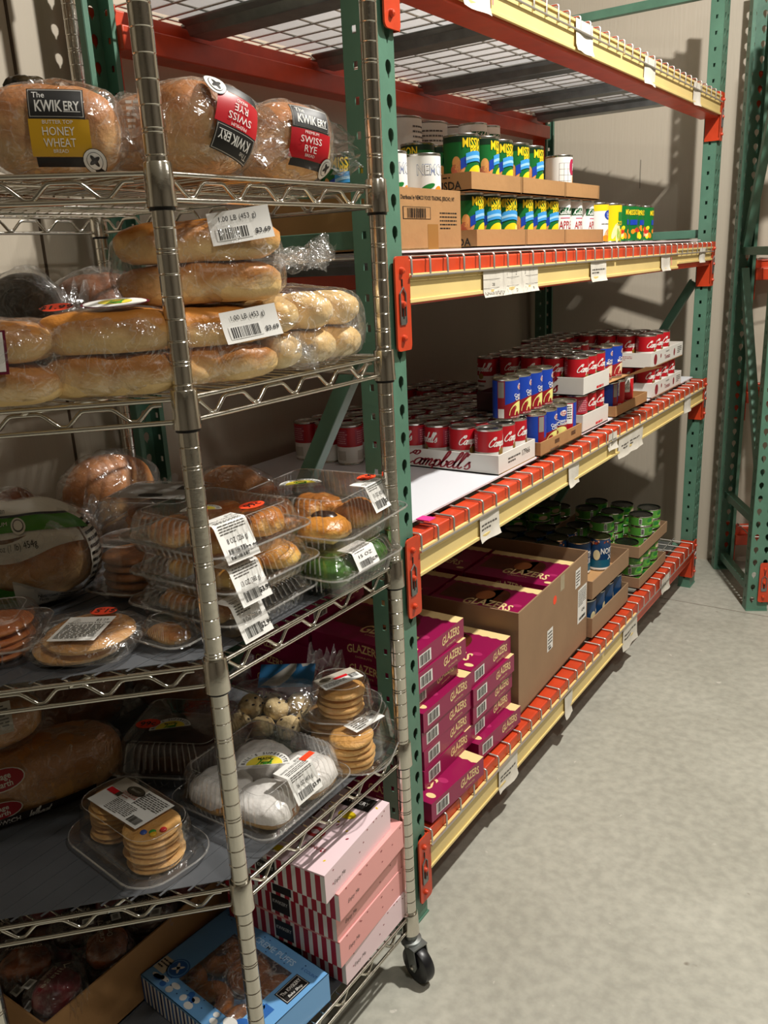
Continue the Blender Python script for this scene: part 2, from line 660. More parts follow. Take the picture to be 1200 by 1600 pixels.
def rounded(w_, h_, r, n=5):
    pts = []
    for (cx, cy, a0) in ((w_ / 2 - r, h_ / 2 - r, 0), (-w_ / 2 + r, h_ / 2 - r, PI / 2), (-w_ / 2 + r, -h_ / 2 + r, PI), (w_ / 2 - r, -h_ / 2 + r, 1.5 * PI)):
        for i in range(n + 1):
            a = a0 + PI / 2 * i / n
            pts.append((cx + r * math.cos(a), cy + r * math.sin(a)))
    return pts

def connector(end):
    """hooked end plate: local origin at the plate's foot, plate faces +x; end=+1 when the beam runs towards +y"""
    mb = MB()
    H, W = 0.160, 0.046
    P = rounded(W, H, .009)
    rings = [[V(x, p[0], p[1] + H / 2) for p in P] for x in (0.001, 0.0045)]
    mb.loft(rings, ORANGE)
    mb.box((-.022, end * (W / 2 - .0015), H / 2), (.05, .003, H), ORANGE)
    for z in (.022, .080, .136):
        mb.lathe([(0, .012), (.0045, .0105), (.0062, .006), (.0062, .004)], ORANGE, (0, -end * .004, z), 12, Matrix.Rotation(PI / 2, 3, 'Y'), capb=False)
    # sprung safety clip
    mb.tube([(.006, -.009 - end * .004, .048), (.006, -.009 - end * .004, .098), (.007, -end * .004, .108), (.006, .009 - end * .004, .098), (.006, .009 - end * .004, .048)], .0016, ZINC, 6)
    mb.box((.0055, -end * .004, .052), (.002, .018, .014), ZINC)
    mb.box((.0062, -end * .004, .064), (.001, .005, .018), BLACK)
    mb.box((.0052, -end * .004, .116), (.001, .0035, .012), BLACK)
    return mb

def beam(root, x, y0, y1, B, face=1, strips=(), tags=()):
    """x: outer face of the beam; face=+1 looks to the aisle; strips: (y0,y1,z0,z1); tags: (y0,y1,z0,z1,kind)"""
    mb = MB()
    L = y1 - y0
    prof = [(0, .076), (0, .154), (-.040, .154), (-.040, .122), (-.066, .122), (-.066, .076)]
    rings = [[V(face * p[0], yy, p[1]) for p in prof] for yy in (0, L)]
    mb.loft(rings, ORANGE)
    b = mb.build('beam', root, (x, y0, B), smooth=30, bevel=.003)
    for yy, end in ((-.016, 1), (L + .016, -1)):
        c = connector(end if face > 0 else -end).build('connector', b, (face * .002, yy, -.0), 0 if face > 0 else PI, smooth=35)
    for (a, c, z0, z1) in strips:
        s = MB()
        s.box((.0025, (a + c) / 2 - y0, (z0 + z1) / 2 - B), (.003, c - a, z1 - z0), YELLOW)
        s.box((.0055, (a + c) / 2 - y0, z0 - B + .0035), (.004, c - a, .007), YELLOW)
        s.box((.0055, (a + c) / 2 - y0, z1 - B - .003), (.004, c - a, .006), YELLOW)
        s.build('yellow_strip', b, smooth=0, bevel=.0008)
    for i, (a, c, z0, z1, kind) in enumerate(tags):
        t = MB()
        rd = random.Random(int(a * 1000))
        def mp(u, v, Ly, a=a, z0=z0):
            vv = v
            bend = 0.003 * math.sin(u * 60 + a * 9) * max(0, (z1 - z0) - v) / max(z1 - z0, 1e-4)
            return V(.0085 + bend + (0.004 if v < .01 else 0) + Ly * .0003, a - y0 + u, z0 - B + vv)
        wv, hv = c - a, z1 - z0
        nu, nv = 6, 5
        t.rect(mp, 0, 0, wv, hv, TAGP, 0, nu, nv)
        if kind == 'table':
            for k in range(1, 3):
                t.rect(mp, 0, hv * k / 3, wv, hv * k / 3 + .0006, GREYINK, 1)
            for k in range(2, 6):
                t.rect(mp, wv * k / 6, 0, wv * k / 6 + .0006, hv, GREYINK, 1)
            t.text(mp, 'Size', wv * .16, hv * .50, .009, GREYINK, 1)
            t.text(mp, 'Quantity', wv * .17, hv * .17, .008, GREYINK, 1, wd=wv * .3)
            for k, dgt in enumerate(('1', '2', '3', '4')):
                t.text(mp, dgt, wv * (.41 + .167 * k), hv * .17, .008, GREYINK, 1)
                t.text(mp, dgt, wv * (.41 + .167 * k), hv * .83, .008, GREYINK, 1)
        elif kind == 'pink':
            t.rect(mp, wv + .012, hv * .3, wv + .017, hv * .8, mat('pink_mark', 'E8527A', .6), 0)
        elif kind == 'print':
            t.lines(mp, wv * .1, hv * .35, wv * .9, hv * .65, 2, GREYINK, 1, seed=i)
        t.build('paper_tag', b, smooth=40)
    return b

YN, YF = 0.017, 2.218           # post centre lines
B4, B3, B2, B1 = 1.727, 1.221, 0.713, 0.048
rack = thing('pallet_rack', 'long green and orange pallet rack of four shelves behind the chrome wire shelving', 'pallet rack')
NB = [(-.03, 1.411, -.67, 1.411), (-.06, 1.24, -.66, .20), (-.04, 0.157, -.66, 0.157), (-.03, 2.215, -.67, 2.215)]
frame_parts(rack, 0.0, -0.70, YN, braces=NB)
frame_parts(rack, 0.0, -0.70, YF, braces=NB)
y0, y1 = YN + .039, YF - .039
beam(rack, 0.004, y0, y1, B4, 1, [(y0 + .01, y1 - .005, B4 + .084, B4 + .148)],
     [(.265, .375, B4 + .076, B4 + .150, 'pink'), (.80, .905, B4 + .084, B4 + .150, ''), (1.30, 1.40, B4 + .078, B4 + .146, ''), (1.80, 1.88, B4 + .078, B4 + .146, '')])
beam(rack, 0.004, y0, y1, B3, 1, [(y0 + .005, 1.73, B3 + .080, B3 + .130), (1.73, y1, B3 + .094, B3 + .142)],
     [(.335, .60, B3 + .072, B3 + .124, 'table'), (.925, 1.04, B3 + .074, B3 + .126, 'print'), (1.53, 1.625, B3 + .078, B3 + .128, 'pink'), (1.99, 2.07, B3 + .09, B3 + .140, '')])
beam(rack, 0.004, y0, y1, B2, 1, [(y0 + .005, y1, B2 + .074, B2 + .130)],
     [(.305, .395, B2 + .066, B2 + .128, 'print'), (.80, .875, B2 + .066, B2 + .128, ''), (1.10, 1.17, B2 + .10, B2 + .150, 'print'), (1.19, 1.42, B2 + .058, B2 + .118, 'print'), (1.90, 1.985, B2 + .072, B2 + .135, '')])
beam(rack, 0.004, y0, y1, B1, 1, [(y0 + .005, 1.44, B1 + .064, B1 + .128)],
     [(.385, .49, B1 + .052, B1 + .120, 'print'), (.80, .86, B1 + .045, B1 + .115, ''), (1.30, 1.44, B1 + .040, B1 + .13, 'print'), (1.72, 1.82, B1 + .09, B1 + .15, 'print')])
for B in (B4, B3, B2, B1):
    beam(rack, -0.704, y0, y1, B, -1)

def deck(yA, yB, B, label, chs):
    mb = MB()
    z = B + .1585
    d = thing('wire_deck', label, 'wire deck', (0, yA, z), group='wire decks lying on the orange beams')
    L = yB - yA
    n = int(L / .0635)
    for i in range(n + 1):
        y = .012 + i * .0635
        if y > L - .005: break
        mb.tube([(-.68, y, 0), (.006, y, 0), (.0095, y, -.001), (.0115, y, -.004), (.0115, y, -.036)], .0022, WIREM, 6)
    for x in [-.67, -.57, -.47, -.37, -.27, -.17, -.07]:
        mb.tube([(x, .004, .004), (x, L - .004, .004)], .0022, WIREM, 6)
    mb.tube([(.0145, .004, -.033), (.0145, L - .004, -.033)], .0024, WIREM, 6)
    mb.build('wire_mesh', d, smooth=60)
    for ya_ in chs:
        yy = ya_ - yA
        c = MB()
        prof = [(-.062, -.0035), (.062, -.0035), (.060, -.008), (.042, -.014), (.032, -.031), (-.032, -.031), (-.042, -.014), (-.060, -.008)]
        # the channel sits between the beams and hooks over their steps
        c.loft([[V(x, yy + p[0], p[1]) for p in prof] for x in (-.636, -.066)], ZINC)
        c.box((-.646, yy, -.0085), (.02, .07, .008), ZINC)
        c.box((-.056, yy, -.0085), (.02, .07, .008), ZINC)
        c.build('support_channel', d, smooth=30, bevel=.002)
    return d
YM = 1.118
for B, nm in ((B4, 'top shelf of the long rack'), (B3, 'shelf of the fruit cans'), (B2, 'shelf of the soup cans'), (B1, 'lowest shelf of the long rack')):
    deck(y0 + .0, YM, B, 'grey wire deck on the near half of the ' + nm, (.27, .72))
    deck(YM + .004, y1, B, 'grey wire deck on the far half of the ' + nm, (1.24, 1.70, 2.08))
BOARD = mat('white_board', 'D8D9DE', 0.35, var=.015, vs=4)
def frosted():
    """white corrugated plastic sheet: scatters the light of the lamps above through to its underside"""
    m = bpy.data.materials.new('frosted_sheet')
    m.use_nodes = True
    nt = m.node_tree
    nt.nodes.clear()
    out = nt.nodes.new('ShaderNodeOutputMaterial')
    a = nt.nodes.new('ShaderNodeBsdfDiffuse'); a.inputs[0].default_value = (.8, .8, .8, 1)
    b = nt.nodes.new('ShaderNodeBsdfTranslucent'); b.inputs[0].default_value = (.85, .84, .86, 1)
    x = nt.nodes.new('ShaderNodeMixShader'); x.inputs[0].default_value = .30
    nt.links.new(a.outputs[0], x.inputs[1]); nt.links.new(b.outputs[0], x.inputs[2]); nt.links.new(x.outputs[0], out.inputs[0])
    return m
FROST = frosted()
for B, lb in ((B2, 'white board sheet under the soup cans'), (B3, 'white board sheet under the fruit cans'), (B4, 'white board sheet on the top wire decks, seen from below')):
    if B == B4:
        bm_ = MB().rect(plane((-.66, y0 + .04, B + .1585 + .0075), (1, 0, 0), (0, 1, 0)), 0, 0, .63, y1 - y0 - .06, FROST, 0)
    else:
        bm_ = MB().box((-.345, (y0 + y1) / 2 + .01, B + .1585 + .009), (.63, y1 - y0 - .06, .004), BOARD)
    o = bm_.build('board', smooth=0)
    tag(o, lb, 'board')
    o['group'] = 'white boards'
ZD4, ZD3, ZD2, ZD1 = B4 + .165, B3 + .1697, B2 + .1697, B1 + .1647
o = MB().box((-.012, .125, .0), (.03, .026, .002), mat('pink_paper', 'E0348C', .6)).build('pink_note', loc=(0, 0, ZD2 + .001), smooth=0)
tag(o, 'pink paper scrap on the white board beside the near post', 'note')

# ---- second rack, set at an angle in the corner
AL = math.radians(28)
rr = thing('pallet_rack', 'green and orange pallet rack at the right edge against the far wall', 'pallet rack', (.285, 2.06, 0), AL - PI / 2)
# local +x looks out of that rack's front, local +y runs along its beams
E2 = [(-.03, 1.34, -.47, 1.34), (-.05, .44, -.46, 1.27), (-.04, .34, -.46, .34), (-.04, .06, -.46, .06), (-.05, 2.30, -.46, 1.36)]
frame_parts(rr, 0.0, -0.50, 0.0, braces=E2)
frame_parts(rr, 0.0, -0.50, 0.50, braces=E2)
for B in (.04, .66, 1.15, 1.84):
    beam(rr, 0.004, .038, .462, B, 1)
    beam(rr, -0.504, .038, .462, B, -1)
    if B < 1.5:
        mb = MB()
        for i in range(6):
            mb.tube([(-.50, .06 + i * .0635, B + .157), (.01, .06 + i * .0635, B + .157)], .0022, WIREM, 6)
        for x in (-.45, -.3, -.15):
            mb.tube([(x, .05, B + .161), (x, .44, B + .161)], .0022, WIREM, 6)
        d = mb.build('wire_deck', rr.parent, smooth=60)
        d.matrix_world = Matrix.Translation((.285, 2.06, 0)) @ Matrix.Rotation(AL - PI / 2, 4, 'Z')
        tag(d, 'wire deck %s of the rack at the right edge' % {.04: 'on the bottom level', .66: 'on the second level', 1.15: 'on the third level'}[B], 'wire deck')

# ------------------------------------------------------------------ chrome wire shelving (five-sided, on casters)
A_, P4, P5, PC, P2 = (.0524, -.524), (-.200, -.777), (-.630, -.777), (-.630, -.072), (.060, -.102)
PENT = [A_, P4, P5, PC, P2]
SZ = [1.445, 1.191, 0.835, 0.480, 0.101]      # collar feet
ST = [z + .040 for z in SZ]                   # loading surface
unit = thing('wire_shelving', 'five-sided chrome wire shelving unit on casters holding bread and pastries', 'shelving')
def wpost():
    mb = MB()
    prof = [(.0125, .075)]
    z = 1.445 + 7.15 * .0254
    k = 0
    marks = []
    zz = z + 12 * .0254
    while zz > .08:
        marks.append(zz); zz -= .0254
    marks = sorted(marks)
    for i, q in enumerate(marks):
        dbl = (len(marks) - i) % 5 == 2
        for off in ((-.0022, .0022) if dbl else (0,)):
            prof += [(.0127, q + off - .0011), (.0118, q + off), (.0127, q + off + .0011)]
    prof.append((.0127, 2.05))
    prof.append((.009, 2.056))
    return mb.lathe(prof, CHROME, n=28)
P0 = wpost()
for i, (x, y) in enumerate(PENT):
    if i == 0:
        p0 = P0.build('post', unit, (x, y, 0), smooth=25)
    else:
        p0 = p0.copy(); COL.objects.link(p0); p0.location = (x, y, 0)
CEN = V(-.28, -.42, 0)
def inset(i, d):
    """corner i of the pentagon moved inwards by d along both its sides"""
    p, a, b = V(*PENT[i], 0), V(*PENT[i - 1], 0), V(*PENT[(i + 1) % 5], 0)
    e1, e2 = (p - a).normalized(), (b - p).normalized()
    n1, n2 = V(-e1.y, e1.x, 0), V(-e2.y, e2.x, 0)
    if n1.dot(CEN - p) < 0: n1 = -n1
    if n2.dot(CEN - p) < 0: n2 = -n2
    m = (n1 + n2)
    return p + m * (d / (1 + n1.dot(n2)))
SHN = ['top', 'second', 'third', 'fourth', 'lowest']
for si, zb in enumerate(SZ + [1.93]):  # the last is an unseen shelf, added to carry the shading cartons
    sh = MB()
    zt = .040 - .003
    for i in range(5):
        a, b = V(*PENT[i], 0), V(*PENT[(i + 1) % 5], 0)
        t = (b - a).normalized()
        a2, b2 = a + t * .016, b - t * .016
        for z in (zt, .009):
            sh.tube([a2 + V(0, 0, z), b2 + V(0, 0, z)], .0032, CHROME, 8)
        n = t.cross(V(0, 0, 1)).normalized()
        if n.dot(CEN - a) > 0: n = -n
        # snake wire between the rails
        L = (b2 - a2).length
        k = max(2, round(L / .078))
        st = L / k
        path = []
        for j in range(k):
            u = j * st
            for (du, z) in ((.10, zt - .007), (.30, zt - .007), (.50, .0125), (.62, .0125), (.86, zt - .007)):
                if j == 0 and du == .10: path.append(a2 + t * .012 + V(0, 0, zt - .007))
                else: path.append(a2 + t * (u + du * st) + V(0, 0, z))
        path = [p - n * .005 for p in path]
        # soften the bends
        sp = [path[0]]
        for j in range(1, len(path) - 1):
            sp += [path[j] * .75 + path[j - 1] * .25, path[j] * .9 + (path[j - 1] + path[j + 1]) * .05, path[j] * .75 + path[j + 1] * .25]
        sp.append(path[-1])
        sh.tube(sp, .0028, CHROME, 8)
    # deck wires along x, carried by two ribs along y
    x0_, x1_ = -.63, .055
    yy = -.77
    while yy < -.08:
        xe = x1_ if yy > -.524 else .0524 - (-.524 - yy)
        sh.tube([(x0_, yy, zt + .001), (xe, yy, zt + .001)], .0017, CHROME, 6)
        yy += .0235
    for x in (-.5, -.36, -.22, -.08):
        ya = -.777 if x < -.2 else -.524 - (.0524 - x)
        sh.tube([(x, ya, zt - .004), (x, -.09, zt - .004)], .003, CHROME, 6)
    o = sh.build('shelf', unit, (0, 0, zb), smooth=60)
    col = MB()
    for i, (x, y) in enumerate(PENT):
        c = MB().lathe([(.0145, 0), (.0178, .001), (.0172, .012), (.0160, .047), (.0150, .0485), (.0128, .0485)], CHROME, n=28, capb=False, capt=False)
        c.lathe([(.0129, -.003), (.0150, -.003), (.0150, .0005)], BLKP, n=20, capb=False, capt=False)
        if si == 0 and i == 0 or True:
            cc = c.build('collar', o, (x, y, 0), smooth=40)
# casters
for i, (x, y) in enumerate(PENT):
    mb = MB()
    mb.lathe([(.0135, .098), (.0135, .088), (.021, .086), (.021, .079), (.012, .077)], ZINC, n=24)
    c = mb.build('caster', unit, (x, y, 0), smooth=40)
    ang = [1.25, .5, 2.2, -.6, 1.30][i]
    ax = V(math.cos(ang - PI), math.sin(ang - PI), 0)          # axle
    fwd = V(-ax.y, ax.x, 0) * (1 if i else 1)
    off = fwd * .020
    R = Matrix((ax.cross(V(0, 0, 1)), V(0, 0, 1), ax)).transposed()
    wz = .0375
    whl = MB()
    R2 = Matrix((fwd, V(0, 0, 1), ax)).transposed()
    whl.lathe([(.010, -.012), (.028, -.012), (.0355, -.0105), (.0375, -.006), (.0375, .006), (.0355, .0105), (.028, .012), (.010, .012)], RUBBER, tuple(off + V(0, 0, wz)), 36, R2)
    whl.build('wheel', c, smooth=35)
    fk = MB()
    for sgn in (-1, 1):
        pts = [(-.014, .042), (.016, .042), (.013, .005), (.007, -.008), (-.007, -.008), (-.014, .02)]
        rings = [[off * .5 * (1 if p[1] > .03 else 2) + fwd * p[0] * 1.0 + V(0, 0, wz + p[1]) + ax * (sgn * (.0155 + dd)) for p in pts] for dd in (0, .002)]
        fk.loft(rings, ZINC)
        fk.lathe([(.0045, .0), (.0045, .003), (.002, .004)], CHROME, tuple(off + V(0, 0, wz) + ax * sgn * .0165), 12, R2 if sgn > 0 else R2 @ Matrix.Rotation(PI, 3, 'X'))
    fk.box(tuple(off * .5 + V(0, 0, wz + .042)), (.036, .036, .003), ZINC, rz=math.atan2(ax.y, ax.x))
    fk.build('fork', c, smooth=30)
# ribbed grey liners
LINER = mat('grey_liner', '55575A', 0.38, var=.08, vs=10)
for si in (2, 3, 4):
    C = [inset(i, .012) for i in range(5)]
    mb = MB()
    mb.loft([[V(p.x, p.y, z) for p in C] for z in (0, .0012)], LINER)
    x = -.60
    while x < .03:
        ya = -.763 if x < -.208 else -.538 + (x - .046)* 1.0 + .004
        ya = max(ya, -.763)
        mb.box((x, (ya - .118) / 2 + .002, .0016), (.0028, (-.118 - ya) - .01, .0012), LINER)
        x += .0285
    o = mb.build('shelf_liner', loc=(0, 0, ST[si] + .0016), smooth=0)
    tag(o, 'ribbed grey plastic liner on the %s shelf of the chrome unit' % SHN[si], 'shelf liner')
ZS = [ST[0] + .0012, ST[1] + .0012, ST[2] + .0040, ST[3] + .0040, ST[4] + .0040]
# ------------------------------------------------------------------ printed goods: shared drawing helpers
SCRIPT = {
    'C': ([[(.62, .80), (.66, .98), (.80, 1.02), (.84, .86), (.70, .72), (.42, .82), (.16, .50), (.10, .20), (.24, 0), (.48, .02), (.70, .22)], [(.42, .82), (.55, 1.0), (.66, .98)]], .72),
    'a': ([[(.42, .40), (.28, .50), (.08, .34), (.05, .12), (.16, .0), (.32, .14), (.43, .46)], [(.44, .50), (.38, .12), (.46, .0), (.60, .14)]], .50),
    'm': ([[(.0, .32), (.09, .50), (.12, .34), (.05, .0)], [(.08, .2), (.22, .50), (.30, .42), (.24, .0)], [(.27, .2), (.42, .50), (.50, .42), (.44, .10), (.52, .0), (.64, .14)]], .60),
    'p': ([[(.0, .30), (.12, .50), (.10, .10), (.0, -.42)], [(.10, .28), (.26, .50), (.38, .36), (.34, .10), (.20, .0), (.08, .1)], [(.34, .06), (.46, .16)]], .42),
    'b': ([[(.02, .2), (.24, .78), (.28, 1.10), (.18, 1.12), (.10, .7), (.06, .2), (.14, .0), (.30, .08), (.34, .32), (.26, .46), (.42, .36)]], .38),
    'e': ([[(.02, .18), (.20, .25), (.30, .42), (.22, .50), (.08, .35), (.06, .12), (.18, .0), (.36, .16)]], .34),
    'l': ([[(.0, .18), (.20, .75), (.26, 1.10), (.16, 1.14), (.08, .7), (.05, .15), (.14, .0), (.28, .14)]], .26),
    's': ([[(.0, .14), (.16, .54), (.18, .40), (.28, .14), (.16, .0), (.02, .06)]], .30),
    "'": ([[(.10, 1.10), (.04, .86)]], .14),
    'o': ([[(.3, .46), (.12, .44), (.06, .2), (.16, .0), (.34, .1), (.36, .36), (.24, .5), (.44, .4)]], .42),
    'K': ([[(.1, 1.0), (.08, 0)], [(.5, 1.0), (.12, .5), (.5, .0), (.6, .1)]], .6),
    'i': ([[(.05, .45), (.05, .1), (.12, 0), (.24, .14)], [(.08, .7), (.09, .74)]], .24),
    't': ([[(.14, .9), (.08, .15), (.16, 0), (.28, .12)], [(0, .55), (.26, .6)]], .26),
    'c': ([[(.32, .42), (.2, .5), (.06, .3), (.08, .06), (.2, 0), (.36, .14)]], .34),
    'h': ([[(.0, .2), (.2, .8), (.22, 1.1), (.12, 1.05), (.06, .0)], [(.08, .25), (.24, .5), (.32, .4), (.28, .1), (.36, 0), (.48, .14)]], .46),
    'n': ([[(.0, .32), (.09, .50), (.12, .34), (.05, .0)], [(.08, .2), (.24, .50), (.32, .42), (.28, .10), (.36, .0), (.48, .14)]], .46),
    'r': ([[(.0, .3), (.1, .5), (.1, .3), (.05, 0)], [(.08, .25), (.2, .5), (.3, .46)]], .3),
    'W': ([[(.0, 1.0), (.12, 0), (.3, .7), (.42, 0), (.62, 1.0)]], .66),
    'F': ([[(.1, .95), (.6, 1.05)], [(.35, 1.0), (.2, .1), (.05, .0)], [(.15, .55), (.45, .58)]], .55),
}
def smooth_path(P, k=3):
    out = []
    n = len(P)
    for i in range(n - 1):
        p0, p1, p2, p3 = P[max(i - 1, 0)], P[i], P[i + 1], P[min(i + 2, n - 1)]
        for j in range(k):
            t = j / k
            out.append(tuple(0.5 * ((2 * p1[a]) + (-p0[a] + p2[a]) * t + (2 * p0[a] - 5 * p1[a] + 4 * p2[a] - p3[a]) * t * t + (-p0[a] + 3 * p1[a] - 3 * p2[a] + p3[a]) * t ** 3) for a in (0, 1)))
    out.append(P[-1])
    return out

def script(mb, mp, st, cu, cv, h, m, L=2, slant=.38, pen=.13, wd=None):
    tot = sum(SCRIPT.get(c, ([], .3))[1] for c in st)
    k = h
    kx = wd / tot if wd else h
    x = -tot * kx / 2
    for c in st:
        g = SCRIPT.get(c)
        if g:
            for pl in g[0]:
                P = smooth_path(pl)
                n = len(P)
                vs, fs = [], []
                for i, (a, b) in enumerate(P):
                    q, r = P[max(i - 1, 0)], P[min(i + 1, n - 1)]
                    dx, dy = r[0] - q[0], r[1] - q[1]
                    l = math.hypot(dx, dy) or 1
                    nx, ny = -dy / l, dx / l
                    pw = pen * (.62 + .45 * abs(dy) / l) / 2
                    for sg in (1, -1):
                        X, Y = a + nx * pw * sg, b + ny * pw * sg
                        vs.append(mp(cu + x + (X + slant * Y) * kx - slant * .3 * kx, cv + (Y - .5) * k, L))
                    if i:
                        o = 2 * i
                        fs.append((o - 2, o - 1, o + 1, o))
                mb.add(vs, fs, m)
            x += g[1] * kx
        else:
            x += .3 * kx

def can(name, label, cat, R, H, art, lidm=None, loc=(0, 0, 0), rz=0, group=None, base=None):
    t = thing(name, label, cat, loc, rz, group)
    b = MB()
    b.lathe([(R * .90, .0008), (R * .97, 0), (R, .0012), (R, .0030), (R * .975, .0045), (R * .975, H - .0045), (R, H - .0030), (R, H - .0008)], CANM, n=32, capt=False)
    b.build('can_wall', t, smooth=35)
    l = MB()
    l.lathe([(R, H - .0012), (R * .985, H), (R * .945, H - .0008), (R * .93, H - .0040), (R * .80, H - .0040), (R * .78, H - .0032), (R * .60, H - .0032), (R * .58, H - .0038), (R * .1, H - .0038)], lidm or CANM, n=32, capb=False)
    l.build('can_lid', t, smooth=35)
    a = MB()
    art(a, R * .985, H)
    a.build('paper_label', t, smooth=50)
    return t

CANM = mat('tinplate', 'C8C6C0', 0.24, 1.0, bump=.03, bs=70)
LIDD = mat('dark_lid', '23261F', 0.28, .6)
LIDG = mat('dark_green_lid', '2A2E14', 0.30, .5)
LIDA = mat('lacquered_lid', 'A8A28E', 0.25, .9)
C_ = lambda n, h, r=.38: mat('print_' + n, h, r)
pRED, pDKRED, pGREEN, pDGREEN, pYEL, pBLUE, pNAVY, pLBLUE = C_('red', 'B5121F'), C_('maroon', '7E1020'), C_('green', '0F6A2C'), C_('dark_green', '0A2C16'), C_('yellow', 'F4D21F'), C_('blue', '1740A8'), C_('navy', '123A63'), C_('light_blue', '3D97D8')
pORG, pPEACH, pCREAM, pWHT, pPALE, pBROWN, pOLIVE, pPINK = C_('orange', 'EC8A1E'), C_('peach', 'E8A45C'), C_('cream', 'EBD9A0'), C_('white', 'ECEAE4'), C_('pale_yellow', 'E9E486'), C_('brown', '6A3A1E'), C_('olive', '4C4A1A'), C_('pink', 'D86A86')
pTEAL, pLIME, pMAG, pGREY = C_('teal', '17607A'), C_('lime', '6CB536'), C_('magenta', 'B01A48'), C_('grey', '8C8880')

def band(a, R, z0, z1, m, L=0):
    a.lathe([(R + .00025 * L, z0), (R + .00025 * L, z1)], m, n=40, capb=False, capt=False)

def deg(R, d):
    return R * math.radians(d)

def art_mission(a, R, H):
    mp = cyl(R)
    band(a, R, .005, H - .005, pGREEN)
    band(a, R, H - .016, H - .005, pDGREEN, 1)
    for k in (0, 170):
        o = deg(R, k)
        a.text(mp, 'MISSION', o, H * .84, .018, pYEL, 3, wd=R * 1.75, bold=.03)
        a.text(mp, 'PRIDE', o + R * .12, H * .70, .015, pYEL, 3, wd=R * 1.1, bold=.03)
        for (du, dv, ru, rv, mm) in ((-1.25, .48, .24, .12, pPEACH), (-1.0, .40, .26, .12, C_('peach_warm', 'E0955A')), (-1.35, .36, .22, .10, C_('rose', 'C46A4C'))):
            a.ell(mp, o + R * du, H * dv, R * ru, H * rv, mm, 1)
        a.rect(mp, o - R * .56, .006, o + R * .76, H * .28, pYEL, 3, 10, 1)
        a.ell(mp, o + R * .10, H * .27, R * .66, H * .17, pYEL, 4, a0=0, a1=PI)
        a.ell(mp, o + R * .45, H * .30, R * .18, H * .10, C_('peach_light', 'F8E07A'), 5)
        a.ell(mp, o + R * .30, H * .12, R * .35, H * .12, pORG, 1)
        # curved ribbon
        n = 12
        for (v0, v1, mm, L) in ((.48, .66, pLBLUE, 5), (.535, .585, pWHT, 6)):
            vs, fs = [], []
            for i in range(n + 1):
                t = -1 + 2 * i / n
                ar = .05 * (1 - t * t)
                for v in (v0, v1):
                    vs.append(mp(o + R * .75 * t + R * .05, H * (v + ar - .02), L))
                if i: fs.append((2 * i - 2, 2 * i, 2 * i + 1, 2 * i - 1))
            a.add(vs, fs, mm if v1 - v0 > .1 else (C_('ribbon_light', '9CCBEA')))
        a.poly(mp, [(o - R * 1.0, H * .36), (o - R * .66, H * .42), (o - R * .66, H * .60), (o - R * 1.0, H * .55)], pBLUE, 4)

def art_cocktail(a, R, H):
    mp = cyl(R)
    band(a, R, .005, H - .005, pGREEN)
    rd = random.Random(5)
    for k in (0, 60, 170):
        o = deg(R, k)
        a.text(mp, 'MISSION' if k != 60 else 'PRIDE', o, H * .80, .015, pYEL, 4, wd=R * 1.2, bold=.03)
        a.rect(mp, o - R * .4, H * .46, o + R * .4, H * .60, pBLUE, 3, 6, 1)
    for i in range(40):
        m = rd.choice((pYEL, pORG, C_('cherry', 'C2331F'), pCREAM, pYEL))
        a.ell(mp, rd.uniform(-PI, PI) * R, H * rd.uniform(.12, .42), R * rd.uniform(.12, .3), H * rd.uniform(.05, .1), m, 1 + i % 3, n=10, rot=rd.uniform(0, 3))

def art_script(top, bottom, soup=True, tex='white', turn=0):
    def f(a, R, H):
        mp = cyl(R)
        band(a, R, .005, H - .005, bottom)
        band(a, R, H * .46, H - .005, top, 1)
        script(a, mp, "Campbell's", 0, H * .70, .021, pWHT, 3, wd=R * 2.1)
        a.ell(mp, 0, H * .45, R * .28, R * .28, C_('medal', '8A6A2E'), 3)
        a.rect(mp, -R * .5, H * .27, R * .5, H * .33, pRED if bottom is pWHT else pWHT, 3, 6, 1)
        a.rect(mp, -R * .35, H * .14, R * .35, H * .19, pGREY, 3, 5, 1)
        # small print on the back
        for u0 in (deg(R, 95), deg(R, -165)):
            a.rect(mp, u0 - R * .15, H * .5, u0 + R * .95, H * .9, C_('panel_red', 'A33348'), 2, 8, 1)
            for i in range(6):
                rd = random.Random(i)
                x = u0
                while x < u0 + R * .8:
                    q = R * rd.uniform(.06, .2)
                    a.rect(mp, x, H * (.55 + .055 * i), x + q, H * (.57 + .055 * i), C_('panel_print', 'D9A0A0'), 3)
                    x += q + R * .04
            a.rect(mp, u0, H * .12, u0 + R * .8, H * .36, C_('panel_grey', 'C9C4BA'), 2, 8, 1)
    return f

